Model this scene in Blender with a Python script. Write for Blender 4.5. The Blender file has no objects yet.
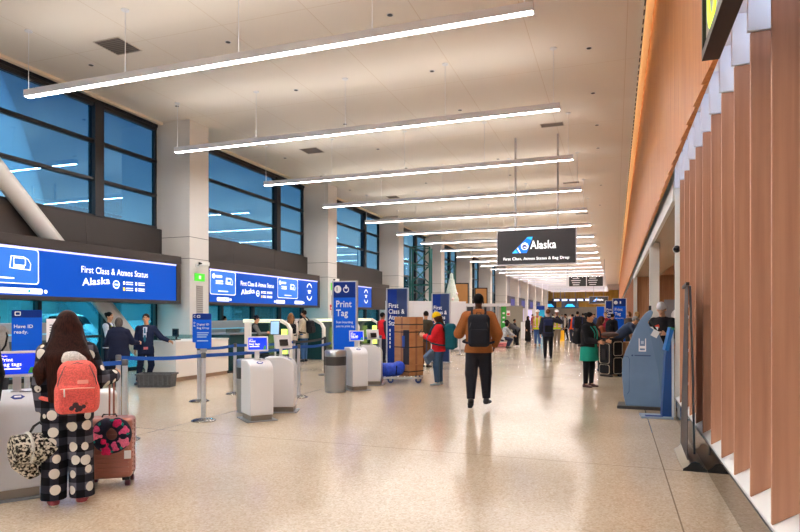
import bpy, bmesh, math, random
import numpy as np
from mathutils import Vector, Matrix
random.seed(7)
SC = bpy.context.scene
COL = SC.collection
# ------------------------------------------------------------------ camera geometry (metres; hall runs along +Y)
EYE, FPX, CX, HY = 1.5, 600.0, 400.0, 316.0
PSI = math.atan(215/600); CP, SP = math.cos(PSI), math.sin(PSI)
def G(px, py, z=0.0):
    """ground (or height z) point seen at a photo pixel -> (X, Y)"""
    zc = FPX*(EYE-z)/(py-HY); xc = (px-CX)/FPX*zc
    return (xc*CP-zc*SP, xc*SP+zc*CP)
def D(px, zc):
    """point on the ground at depth zc in pixel column px -> (X, Y)"""
    xc = (px-CX)/FPX*zc
    return (xc*CP-zc*SP, xc*SP+zc*CP)
def view_yaw(px): return PSI - math.atan((px-CX)/FPX)     # heading that looks straight away from the camera
# ------------------------------------------------------------------ materials
def lin(c):
    out = []
    for v in c[:3]:
        v = v/255.0
        out.append(v/12.92 if v <= .04045 else ((v+.055)/1.055)**2.4)
    return tuple(out)+(1.0,)
MATS = {}
def mat(name, rgb, rough=.6, metal=0.0, emit=0.0, spec=.5, coat=0.0):
    if name in MATS: return MATS[name]
    m = bpy.data.materials.new(name); m.use_nodes = True
    b = m.node_tree.nodes['Principled BSDF']
    b.inputs['Base Color'].default_value = lin(rgb)
    b.inputs['Roughness'].default_value = rough
    b.inputs['Metallic'].default_value = metal
    b.inputs['Specular IOR Level'].default_value = spec
    if coat: b.inputs['Coat Weight'].default_value = coat; b.inputs['Coat Roughness'].default_value = .08
    if emit:
        b.inputs['Emission Color'].default_value = lin(rgb)
        b.inputs['Emission Strength'].default_value = emit
    MATS[name] = m
    return m
def nodes_of(name, rgb, rough=.6, **k):
    m = mat(name, rgb, rough, **k)
    nt = m.node_tree
    return m, nt, nt.nodes['Principled BSDF']
def N(nt, typ, **props):
    n = nt.nodes.new(typ)
    for k, v in props.items(): setattr(n, k, v)
    return n
def mapping(nt, scale, src='Object'):
    tc = N(nt, 'ShaderNodeTexCoord'); mp = N(nt, 'ShaderNodeMapping')
    mp.inputs['Scale'].default_value = scale
    nt.links.new(tc.outputs[src], mp.inputs['Vector'])
    return mp
def ramp(nt, fac, stops):
    r = N(nt, 'ShaderNodeValToRGB')
    e = r.color_ramp.elements
    while len(e) > len(stops): e.remove(e[-1])
    while len(e) < len(stops): e.new(.5)
    for el, (p, c) in zip(e, stops): el.position = p; el.color = lin(c)
    nt.links.new(fac, r.inputs['Fac'])
    return r
def noisy(name, c1, c2, scale, rough=.6, detail=4, bump=0.0, **k):
    if name in MATS: return MATS[name]
    m, nt, b = nodes_of(name, c1, rough, **k)
    mp = mapping(nt, scale if isinstance(scale, tuple) else (scale,)*3)
    n = N(nt, 'ShaderNodeTexNoise'); n.inputs['Scale'].default_value = 1.0; n.inputs['Detail'].default_value = detail
    nt.links.new(mp.outputs[0], n.inputs['Vector'])
    r = ramp(nt, n.outputs['Fac'], [(.35, c1), (.65, c2)])
    nt.links.new(r.outputs[0], b.inputs['Base Color'])
    if bump:
        bp = N(nt, 'ShaderNodeBump'); bp.inputs['Strength'].default_value = bump
        nt.links.new(n.outputs['Fac'], bp.inputs['Height']); nt.links.new(bp.outputs[0], b.inputs['Normal'])
    return m
def cloth(name, rgb, rough=.85):
    c2 = tuple(max(0, v*.86) for v in rgb)
    return noisy(name, rgb, c2, 90.0, rough, 2, .15, spec=.2)
# ------------------------------------------------------------------ objects and tags
def tag(o, label=None, cat=None, group=None, kind=None):
    if label: o['label'] = label
    if cat: o['category'] = cat
    if group: o['group'] = group
    if kind: o['kind'] = kind
    return o
def thing(name, label, cat, loc=(0, 0, 0), rz=0.0, group=None):
    o = bpy.data.objects.new(name, None); COL.objects.link(o)
    o.empty_display_size = .1
    o.location = loc if len(loc) == 3 else (loc[0], loc[1], 0); o.rotation_euler = (0, 0, rz)
    return tag(o, label, cat, group)
class MB:
    """collects shapes, then links them as ONE mesh object"""
    def __init__(s): s.v, s.f, s.m = [], [], []
    def add(s, vs, fs, mi=0):
        o = len(s.v); s.v += [tuple(v) for v in vs]
        for f in fs: s.f.append([o+i for i in f]); s.m.append(mi)
        return s
    def box(s, c, h, R=None, mi=0):
        """centre, full sizes"""
        vs = []
        for x in (-.5, .5):
            for y in (-.5, .5):
                for z in (-.5, .5):
                    p = Vector((x*h[0], y*h[1], z*h[2]))
                    if R is not None: p = R @ p
                    vs.append(p+Vector(c))
        return s.add(vs, [(0, 1, 3, 2), (4, 6, 7, 5), (0, 4, 5, 1), (2, 3, 7, 6), (0, 2, 6, 4), (1, 5, 7, 3)], mi)
    def bb(s, x0, x1, y0, y1, z0, z1, mi=0):
        return s.box(((x0+x1)/2, (y0+y1)/2, (z0+z1)/2), (x1-x0, y1-y0, z1-z0), None, mi)
    def tube(s, pts, r, n=10, mi=0, cap=True, r2=None):
        pts = [Vector(p) for p in pts]; k = len(pts); rs = [r]*k if r2 is None else [r+(r2-r)*i/(k-1) for i in range(k)]
        rings = []; up = None
        for i, p in enumerate(pts):
            d = (pts[min(i+1, k-1)]-pts[max(i-1, 0)]).normalized()
            if up is None:
                up = Vector((0, 0, 1)) if abs(d.z) < .9 else Vector((1, 0, 0))
            a = d.cross(up)
            if a.length < 1e-4: a = d.orthogonal()
            a.normalize(); b = d.cross(a).normalized(); up = -b if False else up
            rings.append([p+(a*math.cos(t)+b*math.sin(t))*rs[i] for t in [2*math.pi*j/n for j in range(n)]])
        vs = [q for rg in rings for q in rg]; fs = []
        for i in range(k-1):
            for j in range(n):
                fs.append((i*n+j, i*n+(j+1) % n, (i+1)*n+(j+1) % n, (i+1)*n+j))
        if cap: fs += [tuple(range(n))[::-1], tuple((k-1)*n+j for j in range(n))]
        return s.add(vs, fs, mi)
    def lathe(s, prof, c=(0, 0, 0), n=24, mi=0, axis='z'):
        vs, fs = [], []
        for r, z in prof:
            for j in range(n):
                t = 2*math.pi*j/n; p = (r*math.cos(t), r*math.sin(t), z)
                if axis == 'x': p = (p[2], p[0], p[1])
                if axis == 'y': p = (p[1], p[2], p[0])
                vs.append((p[0]+c[0], p[1]+c[1], p[2]+c[2]))
        for i in range(len(prof)-1):
            for j in range(n): fs.append((i*n+j, i*n+(j+1) % n, (i+1)*n+(j+1) % n, (i+1)*n+j))
        fs.append(tuple(range(n))[::-1]); fs.append(tuple((len(prof)-1)*n+j for j in range(n)))
        return s.add(vs, fs, mi)
    def prism(s, poly, a, b, f, mi=0):
        """poly: 2d points, f(u, v, t) -> 3d, t in {a, b}"""
        n = len(poly); vs = [f(u, v, a) for u, v in poly]+[f(u, v, b) for u, v in poly]
        fs = [tuple(range(n))[::-1], tuple(range(n, 2*n))]+[(i, (i+1) % n, n+(i+1) % n, n+i) for i in range(n)]
        return s.add(vs, fs, mi)
    def build(s, name, m, parent=None, smooth=False, bevel=0.0, seg=2):
        me = bpy.data.meshes.new(name); me.from_pydata(s.v, [], s.f)
        for mm in (m if isinstance(m, (list, tuple)) else [m]): me.materials.append(mm)
        me.polygons.foreach_set('material_index', s.m)
        bm = bmesh.new(); bm.from_mesh(me); bmesh.ops.recalc_face_normals(bm, faces=bm.faces); bm.to_mesh(me); bm.free()
        o = bpy.data.objects.new(name, me); COL.objects.link(o)
        if parent: o.parent = parent
        if smooth:
            me.polygons.foreach_set('use_smooth', [True]*len(me.polygons))
            try: me.set_sharp_from_angle(angle=math.radians(40))
            except Exception: pass
        if bevel:
            b = o.modifiers.new('bevel', 'BEVEL'); b.width = bevel; b.segments = seg; b.limit_method = 'ANGLE'
        return o
def struct(o): return tag(o, kind='structure')
def rotz(a): return Matrix.Rotation(a, 3, 'Z')
def copy_tree(o, parent=None, memo=None):
    c = o.copy(); COL.objects.link(c)
    if parent: c.parent = parent; c.matrix_parent_inverse = o.matrix_parent_inverse
    for ch in [x for x in KIDS.get(o.name, [])]: copy_tree(ch, c)
    return c
KIDS = {}
def remember(o):
    """note a finished thing's children so that copying needs no scene search"""
    for x in COL.objects:
        if x.parent == o: KIDS.setdefault(o.name, []).append(x); remember(x)
TXT = {}
def text(s, width, loc, right, up, m, parent, size=None, bold=.012, align='L', name='lettering', depth=.0015):
    """flat raised lettering: `width` (or `size` = letter height) in metres, loc = left/centre baseline point"""
    key = (s, bold)
    if key not in TXT:
        cu = bpy.data.curves.new('lettering', 'FONT'); cu.body = s; cu.size = 1.0; cu.offset = min(bold, .014); cu.space_character = 1.06; cu.resolution_u = 3
        ob = bpy.data.objects.new('lettering', cu)
        me = bpy.data.meshes.new_from_object(ob)
        TXT[key] = [np.array([tuple(v.co) for v in me.vertices]), [tuple(p.vertices) for p in me.polygons]]
        bpy.data.objects.remove(ob)
    co, fs = TXT[key]
    x0, x1 = co[:, 0].min(), co[:, 0].max()
    sx = width/(x1-x0) if width else size/.72
    sy = size/.72 if size else sx
    right, up = Vector(right).normalized(), Vector(up).normalized(); nrm = right.cross(up)
    off = {'L': 0, 'C': -.5, 'R': -1}[align]*(x1-x0)*sx
    b = MB(); b.add([Vector(loc)+right*((c[0]-x0)*sx+off)+up*(c[1]*sy)+nrm*depth for c in co], fs)
    me = bpy.data.meshes.new(name); me.from_pydata(b.v, [], b.f); me.materials.append(m)
    o = bpy.data.objects.new(name, me); COL.objects.link(o); o.parent = parent
    return o
def rrect(w, h, r, n=5, cx=0, cy=0):
    pts = []
    for sx, sy, a0 in ((1, 1, 0), (-1, 1, 90), (-1, -1, 180), (1, -1, 270)):
        for i in range(n+1):
            a = math.radians(a0+90*i/n)
            pts.append((cx+sx*(w/2-r)+r*math.cos(a), cy+sy*(h/2-r)+r*math.sin(a)))
    return pts
def ring(outer, inner):
    n = len(outer)
    return outer+inner, [(i, (i+1) % n, n+(i+1) % n, n+i) for i in range(n)]
def plate(poly, loc, right, up, m, parent, name='panel', depth=.002, th=.0):
    """flat polygon set in the plane (right, up) just proud of a surface"""
    right, up = Vector(right).normalized(), Vector(up).normalized(); nrm = right.cross(up)
    b = MB(); b.prism(poly, th, depth, lambda u, v, t: Vector(loc)+right*u+up*v+nrm*t)
    return b.build(name, m, parent)
# ------------------------------------------------------------------ signed distance bodies (people, bags, cloth)
def _n(v):
    v = np.asarray(v, float); return v/max(1e-9, np.linalg.norm(v))
class SDF:
    def __init__(s): s.p = []
    def loft(s, a, b, ra, rb, side=(1, 0, 0), k=.02, f0=False, f1=False, op='u'):
        ra = ra if isinstance(ra, (tuple, list)) else (ra, ra); rb = rb if isinstance(rb, (tuple, list)) else (rb, rb)
        a, b = np.asarray(a, float), np.asarray(b, float)
        R = max(*ra, *rb)
        s.p.append(('loft', a, b, ra, rb, np.asarray(side, float), f0, f1, k, op, np.minimum(a, b)-R, np.maximum(a, b)+R)); return s
    def ell(s, c, r, R=None, k=.02, op='u'):
        c = np.asarray(c, float); m = max(r)
        s.p.append(('ell', c, r, R, None, None, 0, 0, k, op, c-m, c+m)); return s
    def box(s, c, h, rr=.02, R=None, k=.01, op='u'):
        c = np.asarray(c, float); m = math.sqrt(sum(x*x for x in h)) if R is not None else np.asarray(h)
        s.p.append(('box', c, h, R, rr, None, 0, 0, k, op, c-m, c+m)); return s
    def field(s, h):
        U = [q for q in s.p if q[9] == 'u']
        lo = np.min([q[10] for q in U], axis=0)-4*h; hi = np.max([q[11] for q in U], axis=0)+4*h
        dim = np.ceil((hi-lo)/h).astype(int)+1
        F = np.full(dim, 1.0, np.float32)
        for q in s.p:
            kind, k, op = q[0], q[8], q[9]
            m = k+3*h
            i0 = np.maximum(0, np.floor((q[10]-m-lo)/h).astype(int)); i1 = np.minimum(dim, np.ceil((q[11]+m-lo)/h).astype(int)+1)
            if np.any(i1 <= i0): continue
            sl = tuple(slice(a, b) for a, b in zip(i0, i1))
            X = (lo[0]+h*np.arange(i0[0], i1[0], dtype=np.float32))[:, None, None]
            Y = (lo[1]+h*np.arange(i0[1], i1[1], dtype=np.float32))[None, :, None]
            Z = (lo[2]+h*np.arange(i0[2], i1[2], dtype=np.float32))[None, None, :]
            if kind == 'loft':
                a, b, ra, rb, side, f0, f1 = q[1:8]
                ab = b-a; L = np.linalg.norm(ab)+1e-9; ax = ab/L
                sd = side-ax*np.dot(side, ax)
                if np.linalg.norm(sd) < 1e-3: sd = np.cross(ax, (0, 1, .01))
                sd = sd/np.linalg.norm(sd); fr = np.cross(ax, sd)
                ux, uy, uz = X-a[0], Y-a[1], Z-a[2]
                al = ux*ax[0]+uy*ax[1]+uz*ax[2]
                t = np.clip(al/L, 0, 1)
                va = al-t*L
                vx = ux*sd[0]+uy*sd[1]+uz*sd[2]; vy = ux*fr[0]+uy*fr[1]+uz*fr[2]
                wx = ra[0]+(rb[0]-ra[0])*t; wy = ra[1]+(rb[1]-ra[1])*t; wa = np.minimum(wx, wy)
                k0 = np.sqrt((vx/wx)**2+(vy/wy)**2+(va/wa)**2)+1e-6
                k1 = np.sqrt((vx/wx**2)**2+(vy/wy**2)**2+(va/wa**2)**2)+1e-6
                d = k0*(k0-1)/k1
                if f0: d = np.maximum(d, -al)
                if f1: d = np.maximum(d, al-L)
            else:
                ux, uy, uz = X-q[1][0], Y-q[1][1], Z-q[1][2]
                if q[3] is not None:
                    R = np.asarray(q[3])      # columns = local axes
                    ux, uy, uz = (ux*R[0][i]+uy*R[1][i]+uz*R[2][i] for i in range(3))
                if kind == 'ell':
                    r = q[2]
                    k0 = np.sqrt((ux/r[0])**2+(uy/r[1])**2+(uz/r[2])**2)+1e-6
                    k1 = np.sqrt((ux/r[0]**2)**2+(uy/r[1]**2)**2+(uz/r[2]**2)**2)+1e-6
                    d = k0*(k0-1)/k1
                else:
                    hx, rr = q[2], q[4]
                    qx, qy, qz = np.abs(ux)-(hx[0]-rr), np.abs(uy)-(hx[1]-rr), np.abs(uz)-(hx[2]-rr)
                    d = np.sqrt(np.maximum(qx, 0)**2+np.maximum(qy, 0)**2+np.maximum(qz, 0)**2)+np.minimum(np.maximum(np.maximum(qx, qy), qz), 0)-rr
            d = np.broadcast_to(d, F[sl].shape).astype(np.float32)
            S = F[sl]
            if op == 'u':
                if k > 0:
                    w = np.clip(.5+.5*(S-d)/k, 0, 1); F[sl] = S*(1-w)+d*w-k*w*(1-w)
                else: F[sl] = np.minimum(S, d)
            elif op == 's': F[sl] = np.maximum(S, -d)
        return F, lo
    def arrays(s, h):
        F, lo = s.field(h)
        neg = F < 0
        nx, ny, nz = F.shape
        c = np.zeros((nx-1, ny-1, nz-1), np.int8)
        offs = [(i, j, k) for i in (0, 1) for j in (0, 1) for k in (0, 1)]
        for i, j, k in offs: c += neg[i:nx-1+i, j:ny-1+j, k:nz-1+k]
        act = np.argwhere((c > 0) & (c < 8))
        if len(act) == 0: return np.zeros((0, 3)), np.zeros((0, 4), int)
        idx = np.full(c.shape, -1, np.int64); idx[act[:, 0], act[:, 1], act[:, 2]] = np.arange(len(act))
        P = np.zeros((len(act), 3)); W = np.zeros(len(act))
        val = {o: F[act[:, 0]+o[0], act[:, 1]+o[1], act[:, 2]+o[2]] for o in offs}
        for o in offs:
            for axx in range(3):
                if o[axx]: continue
                e = list(o); e[axx] = 1; e = tuple(e)
                a, b = val[o], val[e]; m = (a < 0) != (b < 0)
                t = np.where(m, a/np.where(m, a-b, 1), 0)
                p = np.array(o, float)[None, :].repeat(len(act), 0); p[:, axx] += t
                P += p*m[:, None]; W += m
        V = lo+h*(act+P/W[:, None])
        Q = []
        for axx in range(3):
            u, v = [(1, 2), (2, 0), (0, 1)][axx]
            sl0 = [slice(None)]*3; sl1 = [slice(None)]*3
            sl0[axx] = slice(0, F.shape[axx]-1); sl1[axx] = slice(1, None)
            A, B = neg[tuple(sl0)], neg[tuple(sl1)]
            e = np.argwhere(A != B)
            ok = (e[:, u] > 0) & (e[:, v] > 0) & (e[:, u] < F.shape[u]-1) & (e[:, v] < F.shape[v]-1); e = e[ok]
            ins = A[e[:, 0], e[:, 1], e[:, 2]]
            def cell(du, dv):
                q = e.copy(); q[:, u] -= du; q[:, v] -= dv
                return idx[q[:, 0], q[:, 1], q[:, 2]]
            q = np.stack([cell(1, 1), cell(0, 1), cell(0, 0), cell(1, 0)], 1)
            q[~ins] = q[~ins][:, ::-1]
            Q.append(q)
        return V, np.concatenate(Q)
    def build(s, name, m, parent, h=.012, mi=None, scale=1.0, origin=None):
        V, Q = s.arrays(h)
        V = V*scale
        me = bpy.data.meshes.new(name)
        me.vertices.add(len(V)); me.vertices.foreach_set('co', V.astype(np.float32).ravel())
        me.loops.add(len(Q)*4); me.loops.foreach_set('vertex_index', Q.astype(np.int32).ravel())
        me.polygons.add(len(Q)); me.polygons.foreach_set('loop_start', np.arange(0, len(Q)*4, 4, dtype=np.int32))
        try: me.polygons.foreach_set('loop_total', np.full(len(Q), 4, np.int32))
        except Exception: pass
        for mm in (m if isinstance(m, (list, tuple)) else [m]): me.materials.append(mm)
        if mi is not None and len(Q):
            cen = V[Q].mean(1)/scale
            me.polygons.foreach_set('material_index', np.asarray(mi(cen), np.int32))
        me.polygons.foreach_set('use_smooth', np.ones(len(Q), bool))
        me.update(calc_edges=True); me.validate()
        o = bpy.data.objects.new(name, me); COL.objects.link(o)
        if parent: o.parent = parent
        return o
# ------------------------------------------------------------------ people
SKIN = {'light': (226, 178, 150), 'tan': (198, 146, 112), 'brown': (150, 100, 74), 'dark': (92, 60, 46)}
def skin(k): return mat('skin_'+k, SKIN[k], .55, spec=.35)
LIP = mat('lips', (165, 90, 85), .5); EYEW = mat('eye_white', (232, 228, 222), .3); IRIS = mat('iris', (40, 26, 20), .2)
BROW = mat('eyebrow', (50, 36, 28), .8)
def hairmat(rgb):
    return noisy('hair_%d_%d_%d' % rgb, rgb, tuple(int(v*.55) for v in rgb), (130, 130, 9), .6, 3, .3, spec=.12)
INFO = {}
TORSO = [(-.09, .165, .118, 0), (.07, .142, .105, 0), (.20, .146, .110, .004), (.33, .160, .116, .006), (.45, .125, .090, -.006)]
def person(label, at, H, yaw, top=None, legs=None, shoes=((40, 40, 45), (30, 30, 32)), hair=('short', (40, 28, 22)), sk='tan',
           armL=None, armR=None, legL=None, legR=None, footL=(.12, 0), footR=(.12, 0), lean=0.0, twist=0.0, head=(0, 0), g=1.0,
           fem=False, h=.011, group=None, vest=None, skirt=None, hat=None, scarf=None, palmL=None, palmR=None, curl=.5, zoff=0.0):
    root = thing('person', label, 'person', (at[0], at[1], 0), yaw, group)
    s = H/1.75
    ca, sa = math.cos(lean), math.sin(lean)
    ct, st = math.cos(twist), math.sin(twist)
    sh = (.150 if fem else .172)*(.5+.5*g)
    lL = legL or ((-.03, 0, -1), (0, -.02, -1)); lR = legR or ((.03, 0, -1), (0, -.02, -1))
    hip0 = np.array([0, 0, .92])
    J = {}
    low = 9
    feet = {}
    for sd, (td, sdn), ft in ((-1, lL, footL), (1, lR, footR)):
        hj = hip0+np.array([sd*.085*(.4+.6*g), 0, -.03]); kn = hj+_n(td)*.41; an = kn+_n(sdn)*.405
        a, p = ft
        f = np.array([sd*math.sin(a)*math.cos(p), math.cos(a)*math.cos(p), -math.sin(p)]); r = _n(np.cross(f, (0, 0, 1))); u = np.cross(r, f)
        feet[sd] = (hj, kn, an, f, r, u)
        low = min(low, (an-f*.06-u*.075)[2], (an+f*.18-u*.075)[2])
    dz = np.array([0, 0, -low+zoff/s])
    hip0 = hip0+dz
    feet = {k: (v[0]+dz, v[1]+dz, v[2]+dz, v[3], v[4], v[5]) for k, v in feet.items()}
    def Rt(v):
        x, y, z = v
        x, y = x*ct-y*st, x*st+y*ct
        return np.array([x, y*ca+z*sa, -y*sa+z*ca])
    def T(x, y, z): return hip0+Rt((x, y, z))
    sideT = Rt((1, 0, 0))
    hy, hp = head
    hl = lean*.45+hp
    hc = T(0, .015, .595)+np.array([0, math.sin(hl)*.105, math.cos(hl)*.105])
    Rh = np.array(Matrix.Rotation(hy, 3, 'Z') @ Matrix.Rotation(-hl, 3, 'X'))
    def Hd(x, y, z): return hc+Rh @ np.array([x, y, z], float)
    arms = {}
    for sd, av in ((-1, armL), (1, armR)):
        ud, fd = av or ((sd*.14, -.03, -1), (sd*.06, .16, -1))
        S = T(sd*sh, -.008, .455); E = S+_n(ud)*.285; Wj = E+_n(fd)*.245
        arms[sd] = (S, E, Wj, _n(fd))
    # ---- body: one continuous surface
    B = SDF()
    secs = TORSO
    for (z0, w0, d0, y0), (z1, w1, d1, y1) in zip(secs, secs[1:]):
        B.loft(T(0, y0, z0), T(0, y1, z1), (w0*g*.94, d0*g*.92), (w1*g*.94, d1*g*.92), sideT, .03)
    B.loft(T(0, -.01, .44), T(0, .0, .58), .062, .052, sideT, .03)
    B.loft(T(0, 0, .56), Hd(0, -.012, -.05), .053, .05, sideT, .02)
    for sd in (-1, 1):
        S, E, Wj, fd = arms[sd]
        B.loft(T(sd*.07, -.005, .45), S, .06, .054, sideT, .03)
        B.loft(S, E, .052, .041, k=.02); B.loft(E, Wj, .041, .027, k=.015)
        hj, kn, an, f, r, u = feet[sd]
        B.loft(hj, kn, .085*(.5+.5*g), .055, k=.03); B.loft(kn, an, .056, .038, k=.02); B.loft(an-u*.03-f*.03, an+f*.13-u*.05, .034, .026, k=.02)
        # hand: palm, four unequal bent fingers and a side thumb
        n = (palmL if sd < 0 else palmR)
        n = np.array(n if n is not None else (-sd, .15, 0), float)
        n = _n(n-fd*np.dot(n, fd)); wd = np.cross(fd, n)*sd       # wd points to the thumb side
        if np.dot(wd, (0, 1, .3)) < 0 and (palmL if sd < 0 else palmR) is None: wd = -wd
        kb = Wj+fd*.085
        B.loft(Wj, kb, (.026, .02), (.041, .014), wd, .012)
        for i, (o, ln) in enumerate(((.032, .072), (.011, .080), (-.011, .074), (-.032, .058))):
            b0 = kb+wd*o*.95+fd*-.006; d1 = _n(fd+n*.35*curl*2+wd*o*2.2); b1 = b0+d1*ln*.52
            d2 = _n(fd*(1-curl)+n*1.5*curl+wd*o*1.5); b2 = b1+d2*ln*.5
            B.loft(b0, b1, .0098, .0088, k=.004); B.loft(b1, b2, .0088, .0075, k=.003)
        t0 = Wj+fd*.025+wd*.024; t1 = t0+_n(wd*.8+fd*.75+n*.25)*.038; t2 = t1+_n(fd+n*.5+wd*.15)*.03
        B.loft(t0, t1, .0125, .0105, k=.006); B.loft(t1, t2, .0105, .0085, k=.003)
    B.ell(Hd(0, -.006, .03), (.074, .092, .092), Rh, .02)
    B.loft(Hd(0, .028, -.005), Hd(0, .043, -.078), (.060, .056), (.034, .036), Rh[:, 0], .025)
    B.loft(Hd(0, .084, .004), Hd(0, .100, -.028), .009, .0135, Rh[:, 0], .010)
    for sd in (-1, 1):
        B.ell(Hd(sd*.032, .094, .012), (.017, .016, .011), Rh, op='s')
        B.ell(Hd(sd*.0315, .071, .010), (.0145, .0145, .0125), Rh, .002)
        B.ell(Hd(sd*.077, -.008, -.006), (.011, .019, .031), Rh, .006)
    B.ell(Hd(0, .078, -.056), (.024, .014, .0085), Rh, .005)
    def mi(c):
        q = (c-hc) @ Rh
        o = np.zeros(len(c), int)
        ax = np.abs(q[:, 0])
        eye = ((ax-.0315)**2+(q[:, 2]-.010)**2 < .0125**2) & (q[:, 1] > .070)
        o[eye] = 2
        o[eye & ((ax-.031)**2+(q[:, 2]-.010)**2 < .0075**2)] = 3
        o[(np.abs(q[:, 2]-.036) < .0065) & (ax > .013) & (ax < .050) & (q[:, 1] > .055)] = 4
        o[(q[:, 0]/.023)**2+((q[:, 2]+.056)/.0105)**2 < 1] *= 1
        lip = ((q[:, 0]/.024)**2+((q[:, 2]+.056)/.0105)**2 < 1) & (q[:, 1] > .065)
        o[lip] = 1
        return o
    B.build('body', [skin(sk), LIP, EYEW, IRIS, BROW], root, h, mi, s)
    # ---- clothing
    hc_ = max(h, .009)
    def tors(S, t, z0, z1, hem=None, yo=0.0):
        ss = [(z, w, d, y) for z, w, d, y in TORSO if z <= z1+.01]
        for (a0, w0, d0, y0), (a1, w1, d1, y1) in zip(ss, ss[1:]):
            S.loft(T(0, y0, a0), T(0, y1, a1), (w0*g+t, d0*g+t), (w1*g+t, d1*g+t), sideT, .03)
        if hem is not None and hem < -.09:
            w0, d0 = TORSO[0][1]*g+t, TORSO[0][2]*g+t
            S.loft(T(0, 0, -.05), T(0, 0, hem), (w0, d0), (w0*1.02, d0*1.02), sideT, .02, f1=True)
        if hem is not None: S.box(T(0, 0, hem-.25), (.6, .6, .25), .002, np.stack([Rt((1, 0, 0)), Rt((0, 1, 0)), Rt((0, 0, 1))], 1), op='s')
    if top:
        c, t = top['c'], top.get('t', .016)
        S = SDF(); tors(S, t, 0, .5, top.get('hem', -.13))
        S.loft(T(0, -.012, .45), T(0, -.006, .535), .072+t, .056+t*.6, sideT, .02, f1=True)
        sl = top.get('sl', 1.0)
        for sd in (-1, 1):
            A, E, Wj, fd = arms[sd]
            S.loft(T(sd*.07, -.005, .445), A, .062+t, .054+t, sideT, .03)
            if sl >= 1:
                S.loft(A, E, .054+t, .045+t, k=.02); S.loft(E, Wj-fd*.004, .045+t, .034+t*top.get('cuff', .5), k=.015, f1=True)
            elif sl > 0: S.loft(A, A+(E-A)*sl*1.7, .054+t, .052+t, k=.02, f1=True)
        if top.get('hood'):
            S.loft(T(-.075, -.085, .50), T(.075, -.085, .50), .055, .055, k=.03)
            S.loft(T(-.06, -.06, .535), T(.06, -.06, .535), .045, .045, k=.03)
            S.loft(T(-.085, -.02, .51), T(-.06, .05, .46), .03, .026, k=.03); S.loft(T(.085, -.02, .51), T(.06, .05, .46), .03, .026, k=.03)
        mic = None; ml = [c]
        if top.get('front'):       # another garment showing through the open front
            ml = [c, top['front']]
            def mic(cc, wf=top.get('frontw', .05), wz=top.get('frontz', -1)):
                q = (cc-hip0); lx = q @ Rt((1, 0, 0)); ly = q @ Rt((0, 1, 0)); lz = q @ Rt((0, 0, 1))
                return ((np.abs(lx) < wf*(.6+.8*np.clip(lz/.5, 0, 1))) & (ly > .03) & (lz < .5) & (lz > wz)).astype(int)
        if top.get('bands'):
            ml = [c]+[b[2] for b in top['bands']]
            def mic(cc):
                lz = (cc-hip0) @ Rt((0, 0, 1)); o = np.zeros(len(cc), int)
                for i, (a, b, _) in enumerate(top['bands']): o[(lz > a) & (lz < b)] = i+1
                return o
        S.build(top.get('name', 'jacket'), ml, root, hc_, mic, s)
    if vest:
        S = SDF(); t = vest.get('t', .032); tors(S, t, 0, .5, vest.get('hem', -.10))
        for sd in (-1, 1): S.loft(T(sd*.07, -.005, .455), T(sd*(sh-.03), -.008, .462), .066+t*.5, .058+t*.5, sideT, .03)
        S.ell(T(0, .07, .56), (.075, .12, .13), None, op='s')
        ml = [vest['c']]+[b[2] for b in vest.get('bands', [])]
        fr = vest.get('front'); 
        if fr: ml.append(fr)
        def miv(cc):
            q = cc-hip0; lz = q @ Rt((0, 0, 1)); lx = np.abs(q @ Rt((1, 0, 0))); ly = q @ Rt((0, 1, 0)); o = np.zeros(len(cc), int)
            for i, (a, b, _) in enumerate(vest.get('bands', [])): o[((lz > a) & (lz < b))] = i+1
            if fr: o[(lx < .035) & (ly > .05)] = len(ml)-1
            for vb in vest.get('vert', []): o[(lx > vb[0]) & (lx < vb[1]) & (lz > .08)] = vb[2]
            return o
        S.build('vest', ml, root, hc_, miv, s)
    if legs:
        c, tl = legs['c'], legs.get('t', .016)
        S = SDF()
        w0, d0 = TORSO[0][1]*g+.010, TORSO[0][2]*g+.010
        S.loft(T(0, 0, .05), T(0, 0, -.07), (w0*.93, d0*.95), (w0, d0), sideT, .03, f0=True)
        end = legs.get('end', 1.0); aw = legs.get('ankle', .05)
        for sd in (-1, 1):
            hj, kn, an, f, r, u = feet[sd]
            S.loft(hj, kn, .090*(.45+.55*g)+tl*.6, legs.get('knee', .058+tl), k=.035)
            S.loft(kn, kn+(an-kn)*(.97*end), legs.get('knee', .058+tl), aw, k=.02, f1=True)
            if legs.get('cargo'): S.loft(hj+(kn-hj)*.62+r*sd*.07, hj+(kn-hj)*.98+r*sd*.066, (.03, .05), (.03, .05), r, .015)
        S.build(legs.get('name', 'trousers'), c, root, hc_, None, s)
    if skirt:
        S = SDF(); w0, d0 = TORSO[0][1]*g+.028, TORSO[0][2]*g+.028
        S.loft(T(0, 0, .06), T(0, 0, -.08), (w0*.9, d0*.9), (w0, d0), sideT, .03)
        S.loft(hip0+np.array([0, 0, -.05]), hip0+np.array([0, 0, -skirt['len']]), (w0, d0), (w0*skirt.get('flare', 1.1), d0*skirt.get('flare', 1.1)), (1, 0, 0), .03, f1=True)
        S.build('skirt', skirt['c'], root, hc_, None, s)
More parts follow.
